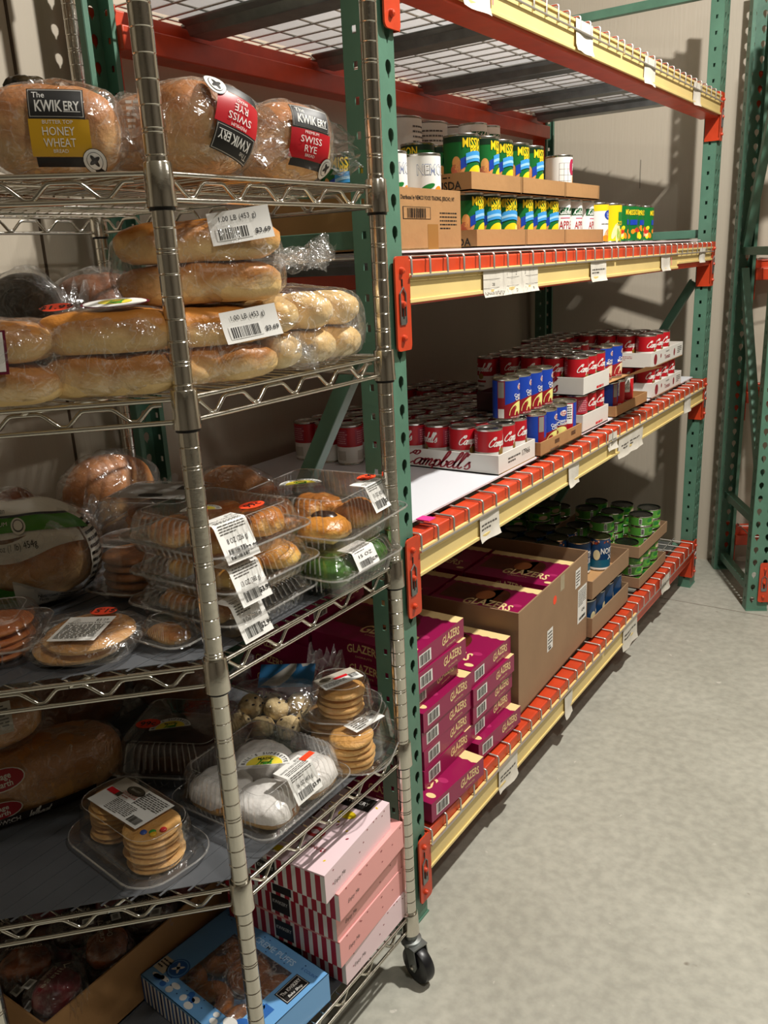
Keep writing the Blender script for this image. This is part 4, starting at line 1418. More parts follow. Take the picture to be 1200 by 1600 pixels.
# ================= lowest shelf: donut boxes, the big carton, fish and chicken cans
GLZ = mat('maroon_carton', '8C1147', .32, var=.03, vs=10)
GCR = C_('glaze_cream', 'E9CF92')
GPK = C_('glaze_pink', 'A8285E')
GBR = mat('donut_photo', '5A2A14', .35, var=.35, vs=14)
GW, GD, GH = .215, .270, .0468     # along the aisle, into the shelf, height
def glazer():
    mb = MB()
    mb.box((0, 0, GH / 2), (GD, GW, GH), GLZ)
    px = plane((GD / 2, -GW / 2, 0), (0, 1, 0), (0, 0, 1))
    pn = plane((-GD / 2, -GW / 2, 0), (1, 0, 0), (0, 0, 1))
    pp = plane((GD / 2, GW / 2, 0), (-1, 0, 0), (0, 0, 1))
    pt = plane((-GD / 2, -GW / 2, GH), (1, 0, 0), (0, 1, 0))
    mb.text(px, 'GLAZERS', GW * .72, GH * .55, .020, GCR, 1, wd=GW * .36, bold=.035, arch=.006)
    mb.text(px, 'DONUTS', GW * .72, GH * .22, .0045, GCR, 1, wd=GW * .18)
    mb.barcode(px, GW * .20, GH * .50, GW * .20, GH * .50, 1, 9)
    for q in (pn, pp):
        mb.text(q, 'GLAZERS', GD * .52, GH * .55, .020, GCR, 1, wd=GW * .40, bold=.035, arch=.006)
        mb.text(q, 'DONUTS', GD * .52, GH * .22, .0045, GCR, 1, wd=GW * .2)
    # top: scalloped cream band on the far edge, photo of donuts, name, medallions
    pts = [(0, GW)]
    n = 22
    for i in range(n + 1):
        pts.append((GD * i / n, GW - .030 - .004 * (i % 2)))
    pts.append((GD, GW))
    vs = [pt(a, b, 1) for a, b in pts]
    o0 = len(vs)
    mb.add([pt(GD * i / n, GW, 1) for i in range(n + 1)] + [pt(GD * i / n, GW - .030 - .0045 * (i % 2), 1) for i in range(n + 1)], [(i, n + 1 + i, n + 2 + i, i + 1) for i in range(n)], GCR)
    mb.rect(pt, GD * .06, GW * .30, GD * .62, GW * .80, GBR, 1)
    mb.ell(pt, GD * .62, GW * .55, GW * .16, GW * .25, GBR, 1)
    mb.ell(pt, GD * .50, GW * .55, GW * .12, GW * .15, mat('donut_photo_light', '9A5A30', .3), 2)
    mb.text(pt, 'GLAZERS', GD * .62, GW * .28, .040, GCR, 3, wd=GD * .52, bold=.03, arch=.010)
    mb.text(pt, 'DONUTS', GD * .56, GW * .17, .006, GCR, 3, wd=GD * .22)
    mb.ell(pt, GD * .90, GW * .40, .013, .009, GPK, 1)
    mb.ell(pt, GD * .93, GW * .12, .012, .008, GCR, 1)
    return mb
g0 = glazer().build('donut_box', loc=(0, 0, 0), smooth=0, bevel=.0012)
tag(g0, 'maroon donut box at the bottom of the near stack, jutting out over the beam', 'donut box', 'maroon donut boxes in the near stack')
z0 = ZD1
_first = [g0]
def gbox(x, y, z, rz, lb, g):
    if _first:
        o = _first.pop()
    else:
        o = g0.copy(); COL.objects.link(o)
    o.location = (x - GD / 2, y + GW / 2, z); o.rotation_euler = (0, 0, rz)
    o['label'] = lb; o['group'] = g
    return o
names = ['at the bottom, jutting out over the beam', 'second from the bottom', 'third from the bottom', 'fourth from the bottom', 'fifth from the bottom, its end flap open', 'sixth from the bottom, pushed back', 'seventh from the bottom', 'topmost with its lid in view']
offs = [(.012, .088, -.06), (-.032, .115, .0), (-.034, .117, .01), (-.033, .116, -.01), (-.030, .116, .0), (-.052, .095, .02), (-.034, .100, -.01), (-.038, .100, .01)]
for i, (x, y, r) in enumerate(offs):
    gbox(x, y, z0 + i * (GH + .0004), r, 'maroon donut box of the near stack, ' + names[i], 'maroon donut boxes in the near stack')
offs2 = [(-.010, .332, -.04), (-.034, .328, .0), (-.030, .328, .01), (-.026, .330, -.01), (-.034, .328, .01)]
for i, (x, y, r) in enumerate(offs2):
    gbox(x, y + .006, z0 + i * (GH + .0004), r, 'maroon donut box of the stack touching the big carton, ' + ['at the bottom', 'second from the bottom', 'third from the bottom', 'fourth from the bottom', 'topmost'][i], 'maroon donut boxes beside the big carton')
for i in range(9):
    gbox(-.320 - .004 * (i % 2), .10 + .004 * (i % 3), z0 + i * (GH + .0004), .01 * (i % 2), 'maroon donut box in the dark inner stack between the posts, %s from its bottom' % (ordn + ['ninth'])[i], 'maroon donut boxes in the inner stack')
# big carton
CX1, CX0, CY0, CY1, CH = -.030, -.610, .562, 1.085, .292
bc = MB()
t = .004
w_, d_ = CX1 - CX0, CY1 - CY0
bc.box((0, 0, t / 2), (w_, d_, t), CARDG)
for (c, s) in (((w_ / 2 - t / 2, 0, CH / 2), (t, d_, CH)), ((-w_ / 2 + t / 2, 0, CH / 2), (t, d_, CH)), ((0, d_ / 2 - t / 2, CH / 2), (w_ - 2 * t, t, CH)), ((0, -d_ / 2 + t / 2, CH / 2), (w_ - 2 * t, t, CH))):
    bc.box(c, s, CARDG)
px = plane((w_ / 2, -d_ / 2, 0), (0, 1, 0), (0, 0, 1))
bc.ell(px, d_ * .48, CH * .80, .013, .013, ORSTK, 1)
bc.rect(px, d_ * .56, CH * .83, d_ * .62, CH * .99, mat('clear_tape', 'A89A7C', .25), 1)
bc.rect(px, d_ * .795, CH * .70, d_ * .875, CH * .90, WHITE, 1)
bc.lines(px, d_ * .805, CH * .72, d_ * .865, CH * .88, 5, GREYINK, 2, 3)
bc.rect(px, d_ * .84, CH * .28, d_ * .985, CH * .66, WHITE, 1)
bc.lines(px, d_ * .85, CH * .46, d_ * .975, CH * .64, 9, GREYINK, 2, 4)
bc.text(px, '6246', d_ * .93, CH * .40, .010, BLACK, 2, bold=.02)
bc.barcode(px, d_ * .915, CH * .32, .05, .008, 1, 8)
bc.rect(px, d_ * .375, CH * .33, d_ * .455, CH * .55, WHITE, 1)
bc.lines(px, d_ * .385, CH * .36, d_ * .445, CH * .53, 5, GREYINK, 2, 5)
bc.rect(px, d_ * .395, CH * .34, d_ * .43, CH * .36, BLACK, 2)
bo = bc.build('cardboard_carton', loc=((CX0 + CX1) / 2 + .0, (CY0 + CY1) / 2, z0), rz=.03, smooth=0, bevel=.0015)
tag(bo, 'large open grey-brown carton full of maroon donut boxes on the lowest shelf', 'carton')
MB().box((0, 0, .214), (w_ - .02, d_ - .02, .003), CARDI).build('cardboard_pad', bo, smooth=0)
for i, (x, y, r) in enumerate(((-.048, .585, .03), (-.328, .580, .03), (-.052, .835, .03), (-.334, .830, .03))):
    gbox(x, y, z0 + .2165, r, 'maroon donut box in the big carton, ' + ['near aisle corner', 'near inner corner', 'far aisle corner', 'far inner corner'][i], 'donut boxes lying in the big carton')
# brown trays of salmon-type cans
pb = lambda mb, px, pn, w_, d_, h: None
tray('cardboard_tray', 'brown cardboard tray of navy cans on the lowest deck, under another tray', 'cardboard tray', -.022, -.36, 1.100, 1.440, z0, .068, CARDG, None, CARDI)
tray('cardboard_tray', 'upper brown cardboard tray with an empty aisle corner and one navy can', 'cardboard tray', -.024, -.36, 1.100, 1.440, z0 + .128, .062, CARDG, None, CARDI)
sal = can('navy_can', 'navy can with white lettering standing near the empty corner of the upper tray', 'food can', .0385, .113, art_salmon, LIDG, loc=(-.150, 1.308, z0 + .132), rz=-.55)
salu = can('bean_can', 'navy can with beans pictured round its top, in the upper tray corner', 'food can', .0385, .113, art_salmon_up, LIDG, loc=(-.106, 1.376, z0 + .132), rz=-.2)
zl = z0 + .0042
for j, y in enumerate((1.145, 1.225, 1.305, 1.385)):
    dup(sal, (-.068, y, zl), .9 + .3 * j, 'navy can in the lower brown tray, %s from the big carton' % ordn[j], 'navy cans along the aisle side of the lower brown tray')
gd = 'dark-lidded cans in the shade behind the big carton'
for j in range(4):
    for i in range(5):
        x = -.225 - i * .079; y = 1.145 + j * .079 + (0.02 if i == 3 else 0)
        if x < -.37:
            dup(sal, (x - .03, y + .0, z0 + (.0)), rd.uniform(-3, 3), 'can with dark lid in the shaded block behind the big carton', gd)
            dup(sal, (x - .03, y + .0, z0 + .1135), rd.uniform(-3, 3), 'can with dark lid in the shaded block behind the big carton', gd)
        else:
            dup(salu if (i == 0) else sal, (x, min(y, 1.395), z0 + .132), rd.uniform(-3, 3), 'can with dark lid in the inner rows of the upper navy tray', 'dark-lidded cans in the inner rows of the upper navy tray')
# chicken cans
tray('cardboard_tray', 'lower brown tray of green chicken cans at the far end of the lowest shelf', 'cardboard tray', -.022, -.37, 1.560, 1.880, z0, .040, CARDG, None, CARDI)
tray('cardboard_tray', 'upper brown tray of green chicken cans at the far end of the lowest shelf', 'cardboard tray', -.022, -.37, 1.545, 1.880, z0 + .118, .044, CARDG, None, CARDI)
CR, CHH = .0425, .0375
chk = can('chicken_can', 'green chicken can on the aisle side of the lower far tray, near end, lower layer', 'food can', CR, CHH, art_chicken, LIDD, loc=(-.070, 1.607, z0 + .0035), rz=.1)
for lay in range(3):
    for j, y in enumerate((1.607, 1.697, 1.787)):
        if lay == j == 0: continue
        dup(chk, (-.070, y + rd.uniform(-.003, .003), z0 + .0035 + lay * (CHH + .0003)), rd.uniform(-.6, .5), 'green chicken can of the lower far tray, %s stack from the carton, %s layer' % (ordn[j], ('bottom', 'middle', 'top')[lay]), 'green chicken cans of the lower far tray')
zt = z0 + .1215
spec = [(-.085, 1.600, 1), (-.070, 1.705, 3), (-.070, 1.80, 3), (-.172, 1.585, 3), (-.175, 1.70, 3), (-.172, 1.80, 3), (-.268, 1.60, 2), (-.272, 1.70, 3), (-.272, 1.80, 3)]
for s, (x, y, nlay) in enumerate(spec):
    for l in range(nlay):
        dup(chk, (x, y, zt + l * (CHH + .0003)), rd.uniform(-.5, .5), 'green chicken can of the upper far tray, %s' % ('single one by its near aisle corner' if s == 0 else ('aisle side, %s stack, %s layer' % (ordn[s - 1], ordn[l])) if s < 3 else 'in the inner stacks'), 'green chicken cans of the upper far tray' + ('' if s < 3 else ', inner stacks'))
gk = 'black-lidded chicken cans in the dark corner stacks'
for (x, y) in ((-.43, 1.62), (-.43, 1.72), (-.43, 1.82), (-.53, 1.62), (-.53, 1.72)):
    for l in range(6 if y < 1.8 else 5):
        dup(chk, (x, y, z0 + l * (CHH + .0003)), rd.uniform(-3, 3), 'black-lidded chicken can in the dark corner stacks of the lowest shelf', gk)
# ================= the rack at the right edge: tins on its third level
M2 = Matrix.Translation((.285, 2.06, 0)) @ Matrix.Rotation(AL - PI / 2, 4, 'Z')
q = M2 @ V(-.20, .17, .66 + .165)
tb = MB()
tb.box((0, 0, .05), (.28, .20, .10), CARD)
o_ = tb.build('cardboard_carton', loc=q, rz=AL - PI / 2, smooth=0)
tag(o_, 'brown carton on the rack at the right edge under the dark green cans', 'carton')
for i in range(3):
    q = M2 @ V(-.10 - .08 * i, .115, .66 + .2655)
    dup(mp_, q, .8 + i, 'dark green can on the carton on the rack at the right edge', 'dark green cans on the right-edge rack')
    q = M2 @ V(-.10 - .08 * i, .195, .66 + .2655)
    dup(mp_, q, .8 + i, 'dark green can on the carton on the rack at the right edge', 'dark green cans on the right-edge rack')
# ------------------------------------------------------------------ bakery goods
def sqr(d, a, b, c, n):
    s = abs(d.x / a) ** n + abs(d.y / b) ** n + abs(d.z / c) ** n
    return s ** (-1.0 / n)

def lump(a, b, c, n, m, seed=0, amp=.004, fs=18.0, nu=40, nv=24, flat=None, dent=None, mb=None, off=(0, 0, 0), R=None, crease=0.0):
    """rounded box-ish body with half sizes a, b, c; flat: floor level as a fraction of c"""
    mb = mb or MB()
    o = V(*off)
    sv = V(seed * 3.17, seed * 1.71, seed * 2.3)
    vs, fs_ = [], []
    for j in range(nv + 1):
        ph = -PI / 2 + PI * j / nv
        for i in range(nu):
            th = 2 * PI * i / nu
            d = V(math.cos(ph) * math.cos(th), math.cos(ph) * math.sin(th), math.sin(ph))
            if j in (0, nv): d = V(0, 0, -1 if j == 0 else 1)
            p = d * sqr(d, a, b, c, n)
            if amp:
                nn = noise.noise(p * fs + sv) * amp + noise.noise(p * fs * 2.7 + sv) * amp * .4
                if crease: nn -= crease * max(0, 1 - abs(noise.noise(V(p.x * 9, p.y * 16, p.z * 10) + sv * 2)) * 9)
                p = p + d * nn
            if dent: p = dent(p)
            if flat is not None and p.z < -c * flat: p.z = -c * flat + (p.z + c * flat) * .12
            if R is not None: p = R @ p
            vs.append(p + o)
    for j in range(nv):
        for i in range(nu):
            k = (i + 1) % nu
            fs_.append((j * nu + i, j * nu + k, (j + 1) * nu + k, (j + 1) * nu + i))
    mb.add(vs, fs_, m)
    return mb

def bagshell(a, b, c, n, seed, amp=.007, fs=22, m=None, tail=None, flat=.93):
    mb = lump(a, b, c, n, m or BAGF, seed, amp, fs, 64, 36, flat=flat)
    if tail:                                  # gathered end: (direction angle, length, width, lift)
        ang, ln, wd, lift = tail
        dx, dy = math.cos(ang), math.sin(ang)
        r0 = a * abs(dx) + b * abs(dy)
        vs, fs_ = [], []
        nu, nv = 14, 8
        for j in range(nv + 1):
            t = j / nv
            for i in range(nu + 1):
                s = -1 + 2 * i / nu
                w_ = wd * (.55 + .45 * t) * s
                z = -c * .2 + lift * t + (.012 * math.sin(i * 2.1 + seed) + .008 * math.sin(i * 3.7 + j)) * (.5 + t) + c * .3 * (1 - t) * (1 - s * s)
                px_ = (r0 * .86 + ln * t)
                vs.append(V(dx * px_ - dy * w_, dy * px_ + dx * w_, max(z, -c * flat + .002)))
        for j in range(nv):
            for i in range(nu):
                k = j * (nu + 1) + i
                fs_.append((k, k + 1, k + nu + 2, k + nu + 1))
        mb.add(vs, fs_, m or BAGF)
    return mb

CRUST = bread_mat('golden_roll_crust', 'BC7A34', 'EAC88A', -.014, .024, .36)
CRUST2 = bread_mat('pale_bun_crust', 'E2BC7C', 'F2E0B2', -.022, .030, .42)
LOAFM = bread_mat('loaf_crust', 'B87438', 'D9AE74', -.05, .055, .5, 30)
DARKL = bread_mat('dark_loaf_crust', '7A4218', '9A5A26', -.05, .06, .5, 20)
COOKM = bread_mat('cookie_dough', 'CF9850', 'E2B878', -.006, .007, .6, 50)
PASTRY = bread_mat('glazed_pastry', 'B56F2C', 'EBC076', -.02, .02, .22, 60)
CROIS = bread_mat('croissant_crust', 'C98432', 'F0D078', -.02, .02, .3, 35)
ICING = mat('white_icing', 'EDE8E2', .22, var=.02, vs=20, bump=.25, bs=90, coat=.3)
GREENI = mat('green_frosting', '335C16', .4, var=.45, vs=30, bump=.3, bs=60)
DONUTM = bread_mat('glazed_donut', 'A8662C', 'E3B878', -.014, .016, .18, 30)
CHOC = mat('dark_chocolate', '2A140A', .25, coat=.4)

def onshelf(o_, z): return z

def patch(w_, h_, surf, mb, art, nu=10, nv=8, m=None):
    mb.rect(surf, -w_ / 2, -h_ / 2, w_ / 2, h_ / 2, m or WHITE, 0, nu, nv)
    if art: art(mb, surf, w_, h_)

def pricelabel(mb, mp, w_, h_, top='', big='8 OZ (226 g)', price='$2.99', seed=1, bars=True):
    mb.text(mp, top, 0, h_ * .32, h_ * .055, GREYINK, 2)
    mb.lines(mp, -w_ * .40, -h_ * .02, w_ * .40, h_ * .26, 6, GREYINK, 2, seed, .4)
    mb.text(mp, big, w_ * .02, -h_ * .13, h_ * .09, BLACK, 2, wd=w_ * .62)
    mb.text(mp, price, w_ * .30, h_ * .40, h_ * .06, GREYINK, 2)
    if bars: mb.barcode(mp, -w_ * .08, -h_ * .35, w_ * .55, h_ * .18, 1, seed + 3)
    mb.text(mp, price, w_ * .34, -h_ * .34, h_ * .09, BLACK, 2, bold=.02)

def wholabel(mb, mp, w_, h_, price='$3.69', seed=2):
    mb.text(mp, '1.00 LB (453 g)', -w_ * .02, h_ * .28, h_ * .16, BLACK, 2, wd=w_ * .6)
    mb.barcode(mp, -w_ * .12, -h_ * .18, w_ * .5, h_ * .34, 1, seed)
    mb.text(mp, price, w_ * .34, -h_ * .22, h_ * .15, BLACK, 2, bold=.02)

def bent(o, u, v, n, amp=.004, k=30, curl=.0):
    """a slightly curled sheet"""
    o, u, v, n = V(*o), V(*u).normalized(), V(*v).normalized(), V(*n).normalized()
    return lambda a, b, L: o + u * a + v * b + n * (amp * math.sin(a * k) + curl * b * b * 8 + L * .0004 + .001)

def fan_sticker(mb, mp, r=.030, txt='MADE Fresh'):
    """half-moon store sticker: white rim with lettering, yellow sun, green script"""
    mb.ell(mp, 0, 0, r, r * .95, WHITE, 1, 24, 0, PI)
    mb.ell(mp, 0, .001, r * .70, r * .62, C_('sun_yellow', 'F2DC4A'), 2, 18, 0, PI)
    st = "BILL'S SUPERETTE"
    for i, ch in enumerate(st):
        if ch == ' ': continue
        a = PI - PI * (i + 1) / (len(st) + 1)
        mb.text(mp, ch, r * .84 * math.cos(a), r * .80 * math.sin(a), r * .15, BLACK, 2, rot=a - PI / 2, bold=.01)
    mb.text(mp, 'MADE', 0, r * .42, r * .15, BLACK, 3, bold=.02)
    script(mb, mp, 'Fresh' if 'h' in SCRIPT else 'm', 0, r * .18, r * .30, C_('script_green', '4FA83A'), 3, pen=.18)

def price_dot(mb, mp, r, st, rot=0):
    mb.ell(mp, 0, 0, r * 1.15, r * .8, ORSTK, 1, 20)
    mb.text(mp, st, 0, 0, r * .75, BLACK, 2, bold=.03, rot=rot)

# ---- clamshell containers
def rr_ring(w_, d_, r, z, inset_=0.0, ribs=0, amp=0.0, per=30):
    pts = []
    a, b = w_ / 2 - inset_, d_ / 2 - inset_
    r = max(min(r, a, b) - 1e-4, .001)
    for (cx, cy, a0, ex, ey) in ((a - r, b - r, 0, 0, 1), (-a + r, b - r, PI / 2, 0, 1), (-a + r, -b + r, PI, 0, 1), (a - r, -b + r, 1.5 * PI, 0, 1)):
        for i in range(7):
            t = a0 + PI / 2 * i / 6
            pts.append((V(cx + r * math.cos(t), cy + r * math.sin(t), z), V(math.cos(t), math.sin(t), 0), True))
    # densify the straight runs
    out = []
    n = len(pts)
    for i in range(n):
        p, nn, _ = pts[i]
        q = pts[(i + 1) % n][0]
        out.append((p, nn, 0))
        if i % 7 == 6:
            e = (q - p).normalized() if (q - p).length > 1e-6 else V(-nn.y, nn.x, 0)
            nrm = V(e.y, -e.x, 0)
            for k in range(1, per):
                out.append((p.lerp(q, k / per), nrm, 1))
    res = []
    for i, (p, nn, s) in enumerate(out):
        off = amp * (1 if (i % 3 == 0) else (-.3)) if (s and amp) else 0
        res.append(p + nn * off)
    return res

RIBF = film('clamshell_rib_glint', 0.20, 0.10, 0.08, 0, 60, edge=0.5)  # extra white haze paints the bright lines of ribs and rims
def ribs_of(mb, rings, lo, hi, per):
    """the raised flutes of the wall between rings lo and hi"""
    n = len(rings[0])
    vs, fs = [], []
    for k in range(n):
        # straight runs only; one flute in three steps
        if (k % (7 + per - 1)) < 7 or k % 3: continue
        a = [rings[r][k] for r in range(lo, hi + 1)]
        e = (rings[lo][(k + 1) % n] - rings[lo][k]) * .28
        cen = sum((rings[lo][j] for j in range(0, n, 8)), V(0, 0, 0)) / len(range(0, n, 8))
        o_ = (rings[lo][k] - cen); o_.z = 0; o_ = o_.normalized() * .0004
        b = len(vs)
        for q in a:
            vs += [q - e + o_, q + e + o_]
        for r in range(hi - lo):
            fs.append((b + 2 * r, b + 2 * r + 1, b + 2 * r + 3, b + 2 * r + 2))
    if fs: mb.add(vs, fs, RIBF)

def clamshell(name, label, cat, w_, d_, hb, ht, loc, rz, group=None, ribs=.0020, per=36, flange=.011, tabs=True, top_inset=.014, r=.022):
    t = thing(name, label, cat, loc, rz, group)
    mb = MB()
    R_ = [rr_ring(w_, d_, r, .0012, .016, per=per), rr_ring(w_, d_, r, 0, .012, per=per), rr_ring(w_, d_, r, .002, .008, per=per),
          rr_ring(w_, d_, r, hb * .25, .006, amp=ribs, per=per), rr_ring(w_, d_, r, hb * .9, .001, amp=ribs, per=per), rr_ring(w_, d_, r, hb, 0, per=per),
          rr_ring(w_, d_, r + flange * .7, hb, -flange, per=per), rr_ring(w_, d_, r + flange * .7, hb - .0015, -flange - .001, per=per)]
    mb.loft(R_, CLAM, capa=True, capb=False)
    if ribs: ribs_of(mb, R_, 3, 5, per)
    mb.tube(R_[6], .0007, RIBF, 4, closed=True)  # hazy tube draws the highlight along the rim
    mb.build('tray', t, smooth=35)
    lb = MB()
    z = hb + .0012
    L_ = [rr_ring(w_, d_, r + flange * .7, z, -flange + .0006, per=per), rr_ring(w_, d_, r, z, 0, per=per), rr_ring(w_, d_, r, z + ht * .12, .002, amp=ribs, per=per),
          rr_ring(w_, d_, r, z + ht * .82, top_inset * .6, amp=ribs, per=per), rr_ring(w_, d_, r, z + ht * .97, top_inset * .85, amp=ribs * .6, per=per), rr_ring(w_, d_, r * .9, z + ht, top_inset * 1.25, per=per)]
    lb.loft(L_, CLAM, capa=False, capb=True)
    if ribs: ribs_of(lb, L_, 2, 5, per)
    lb.tube(L_[5], .0006, RIBF, 4, closed=True)
    lb.tube(L_[0], .0007, RIBF, 4, closed=True)
    if tabs:
        for s in (-1, 1):
            lb.lathe([(.010, z + .0005), (.010, z + .004), (.007, z + .0055)], CLAM, (w_ / 2 + flange * .1, s * d_ * .34, 0), 16, capb=False)
    lb.build('lid', t, smooth=35)
    return t

def cookie(r=.036, h=.010, m=None, seed=0, name='cookie', candies=False, chips=None):
    mb = MB()
    nr, na = 7, 30
    vs, fs_ = [], []
    for j, f in enumerate([0, .3, .6, .82, .94, 1.0, .97, .8, 0]):
        z = [h * .52, h * .52, h * .50, h * .44, h * .28, 0, -h * .30, -h * .42, -h * .42][j]
        for i in range(na):
            a = 2 * PI * i / na
            wob = 1 + .05 * noise.noise(V(math.cos(a) * 1.5 + seed, math.sin(a) * 1.5, seed))
            q = V(f * r * wob * math.cos(a), f * r * wob * math.sin(a), z)
            if j < 5: q.z += .0014 * noise.noise(q * 90 + V(seed, 0, 0))
            vs.append(q)
    for j in range(8):
        for i in range(na):
            k = (i + 1) % na
            fs_.append(((j + 1) * na + i, (j + 1) * na + k, j * na + k, j * na + i))
    mb.add(vs, fs_, m or COOKM)
    rd_ = random.Random(seed)
    if candies:
        for i, hx in enumerate(('2F4FA0', '3E9A3A', 'C22A2A', 'E0B020', '2F4FA0', '5A2A18')):
            a = rd_.uniform(0, 2 * PI) if i > 2 else (-1.2 + i * .55)
            q = r * rd_.uniform(.35, .75)
            mb.lathe([(.0050, 0), (.0054, .0016), (.0042, .0030), (.0015, .0036)], C_('candy_' + hx, hx, .25), (q * math.cos(a), q * math.sin(a), h * .46), 12)
    if chips:
        for i in range(chips):
            a, q = rd_.uniform(0, 2 * PI), r * rd_.uniform(.1, .85)
            mb.lathe([(.0035, 0), (.003, .0015), (.001, .0028)], CHOC, (q * math.cos(a), q * math.sin(a), h * .44), 8)
    return mb

def stack_cookies(cx, cy, z, n, r, h, lb, grp, seed=0, candies=False, rz=0, lean=0.0, m=None, chips=None, cat='cookie'):
    c0 = None
    rd_ = random.Random(seed)
    for i in range(n):
        loc = (cx + rd_.uniform(-.003, .003) + lean * i, cy + rd_.uniform(-.003, .003), z + h * .42 + i * h * .96)
        lab = lb + (', on top of its stack' if i == n - 1 else '')
        if c0 is None or (i == n - 1 and candies):
            o = cookie(r, h, m, seed, candies=(candies and i == n - 1), chips=chips).build('cookie', loc=loc, rz=rd_.uniform(-3, 3) if not (candies and i == n - 1) else 0, smooth=60)
            c0 = o
        else:
            o = c0.copy(); COL.objects.link(o); o.location = loc; o.rotation_euler = (rd_.uniform(-.05, .05), rd_.uniform(-.05, .05), rd_.uniform(-3, 3))
        tag(o, lab, cat, grp if i < n - 1 else None)

# ================= shelf 1 (top): three printed loaves, seen from below the shelf edge
FB = film('loaf_bag_film', .04, .08, .12, 1.0, 30, edge=.5, fold_glint=.20)
pGOLD = mat('print_gold', 'C99A22', .3)
def loaf_bag(label, cx, cy, rz, a, b, c, lay, main, sub, rot, seed, n=2.9):
    t = thing('bread_bag', label, 'bread', (cx, cy, ZS[0] + c * .93), rz, 'bread loaves on the top shelf')
    def dent(p):
        return p
    lump(a * .93, b * .93, c * .95, n, LOAFM, seed, .006, 14, 56, 32, flat=.93).build('loaf', t, smooth=60)
    bagshell(a, b, c, n, seed + 9, .006, 26, FB, flat=.945).build('bag', t, smooth=60)
    tail = MB()
    # loose gathered end of the bag lying to the right
    vs, fs_ = [], []
    for j in range(9):
        tt = j / 8
        for i in range(13):
            s = -1 + i / 6
            vs.append(V(a * .9 + .055 * tt, -b * .35 + .010 * math.sin(i * 2 + seed), 0) + V(0, (.3 * b) * s * .4, (c * .75) * s * (.75 + .25 * math.sin(tt * 3 + 1)) - c * .10 * tt + .004 * math.sin(i * 3.1 + j)))
    for q in vs:
        q.z = max(q.z, -c * .92)
    for j in range(8):
        for i in range(12):
            k = j * 13 + i
            fs_.append((k, k + 1, k + 14, k + 13))
    tail.add(vs, fs_, FB)
    tail.build('bag_end', t, smooth=60)
    p = MB()
    cr, sr = math.cos(rot), math.sin(rot)
    cxp, czp = lay
    def surf(u, v, L):
        x, z = cxp + u * cr - v * sr, czp + u * sr + v * cr
        q = 1 - abs(x / a) ** n - abs(z / c) ** n
        z = max(z, -c * .94)
        y = -b * (max(q, .02)) ** (1 / n)
        return V(x, y - .0075 - L * .0004, z)
    s = .054
    p.rect(surf, -s / 2 - .002, .0165 - .001, s / 2 + .002, .0465, BLACK, 1, 8, 6)
    p.rect(surf, -s / 2 - .0008, .0175, s / 2 + .0008, .0455, C_('rim_silver', 'B8B4AC'), 2, 8, 6)
    p.rect(surf, -s / 2, .0183, s / 2, .0447, BLACK, 3, 8, 6)
    p.text(surf, 'The', -s * .32, .0400, .0062, WHITE, 4)
    p.text(surf, 'KWIK', -s * .14, .0290, .0118, WHITE, 4, wd=s * .52, bold=.03)
    p.text(surf, 'ERY', s * .30, .0290, .0098, WHITE, 4, wd=s * .30, bold=.02)
    p.rect(surf, s * .14, .0225, s * .46, .0232, WHITE, 4, 3, 1)
    p.rect(surf, -s * .56, -.022, s * .60, .0155, main, 1, 8, 6)
    w1, w2 = sub
    p.text(surf, 'BUTTER TOP' if w1 == 'HONEY' else 'PREMIUM', 0, .0125, .0040, WHITE, 3)
    p.text(surf, w1, 0, .0035, .0090, WHITE, 3, wd=s * .62)
    p.text(surf, w2, 0, -.0080, .0090, WHITE, 3, wd=s * .62 if len(w2) > 3 else s * .36)
    p.text(surf, 'BREAD', 0, -.0165, .0038, WHITE, 3)
    p.rect(surf, -s * .5, -.032, s * .62, -.0225, BLACK, 2, 8, 3)
    ex, ez = s * .62, -.026
    p.ell(surf, ex, ez, .0125, .0125, BLACK, 4)
    p.ell(surf, ex, ez, .0118, .0118, WHITE, 5)
    p.ell(surf, ex, ez, .0085, .0085, BLACK, 6)
    p.ell(surf, ex, ez, .0080, .0080, WHITE, 7)
    for ro in (.6, 2.2):
        p.ell(surf, ex, ez, .0065, .0022, BLACK, 8, rot=ro)
    p.build('printed_label', t, smooth=60)
    # twist of the bag on top
    return t

loaf_bag('honey wheat loaf in a clear printed bag at the left of the top shelf', -.078, -.556, PI / 4 + .03, .080, .056, .0525, (.012, -.010), pGOLD, ('HONEY', 'WHEAT'), -.02, 1)
loaf_bag('swiss rye loaf bag with its printed label upside down, beside the chrome front post', -.010, -.400, PI / 3 + .25, .068, .080, .060, (.016, .006), pRED, ('SWISS', 'RYE'), PI - .34, 2, 2.6)
loaf_bag('swiss rye loaf bag with upright label, last on the right of the top shelf', -.025, -.215, PI / 3 + .20, .066, .075, .058, (-.002, -.006), pRED, ('SWISS', 'RYE'), -.17, 3, 2.6)
o_ = lump(.028, .02, .013, 2.2, mat('black_gold_wrap', '2A2214', .25, var=.9, vs=60, bump=.3), 4, .006, 60).build('bread_bag', loc=(-.165, -.50, ZS[0] + .096), rz=.6, smooth=60)
t_ = thing('bread_bag', 'clear white-printed bread bag partly hidden by the chrome front post, top shelf', 'bread', (-.105, -.395, ZS[0] + .055), 1.0)
lump(.052, .06, .050, 2.5, LOAFM, 6, .006, 16, flat=.93).build('loaf', t_, smooth=60)
bagshell(.058, .068, .055, 2.5, 16, .008, 26, FB, flat=.95).build('bag', t_, smooth=60)
pb_ = MB(); mpb = bent((0, -.067, .01), (1, 0, 0), (0, 0, 1), (0, -1, 0))
pb_.lines(mpb, -.03, -.005, .02, .03, 5, WHITE, 1, 5, .5)
pb_.build('printing', t_, smooth=60)
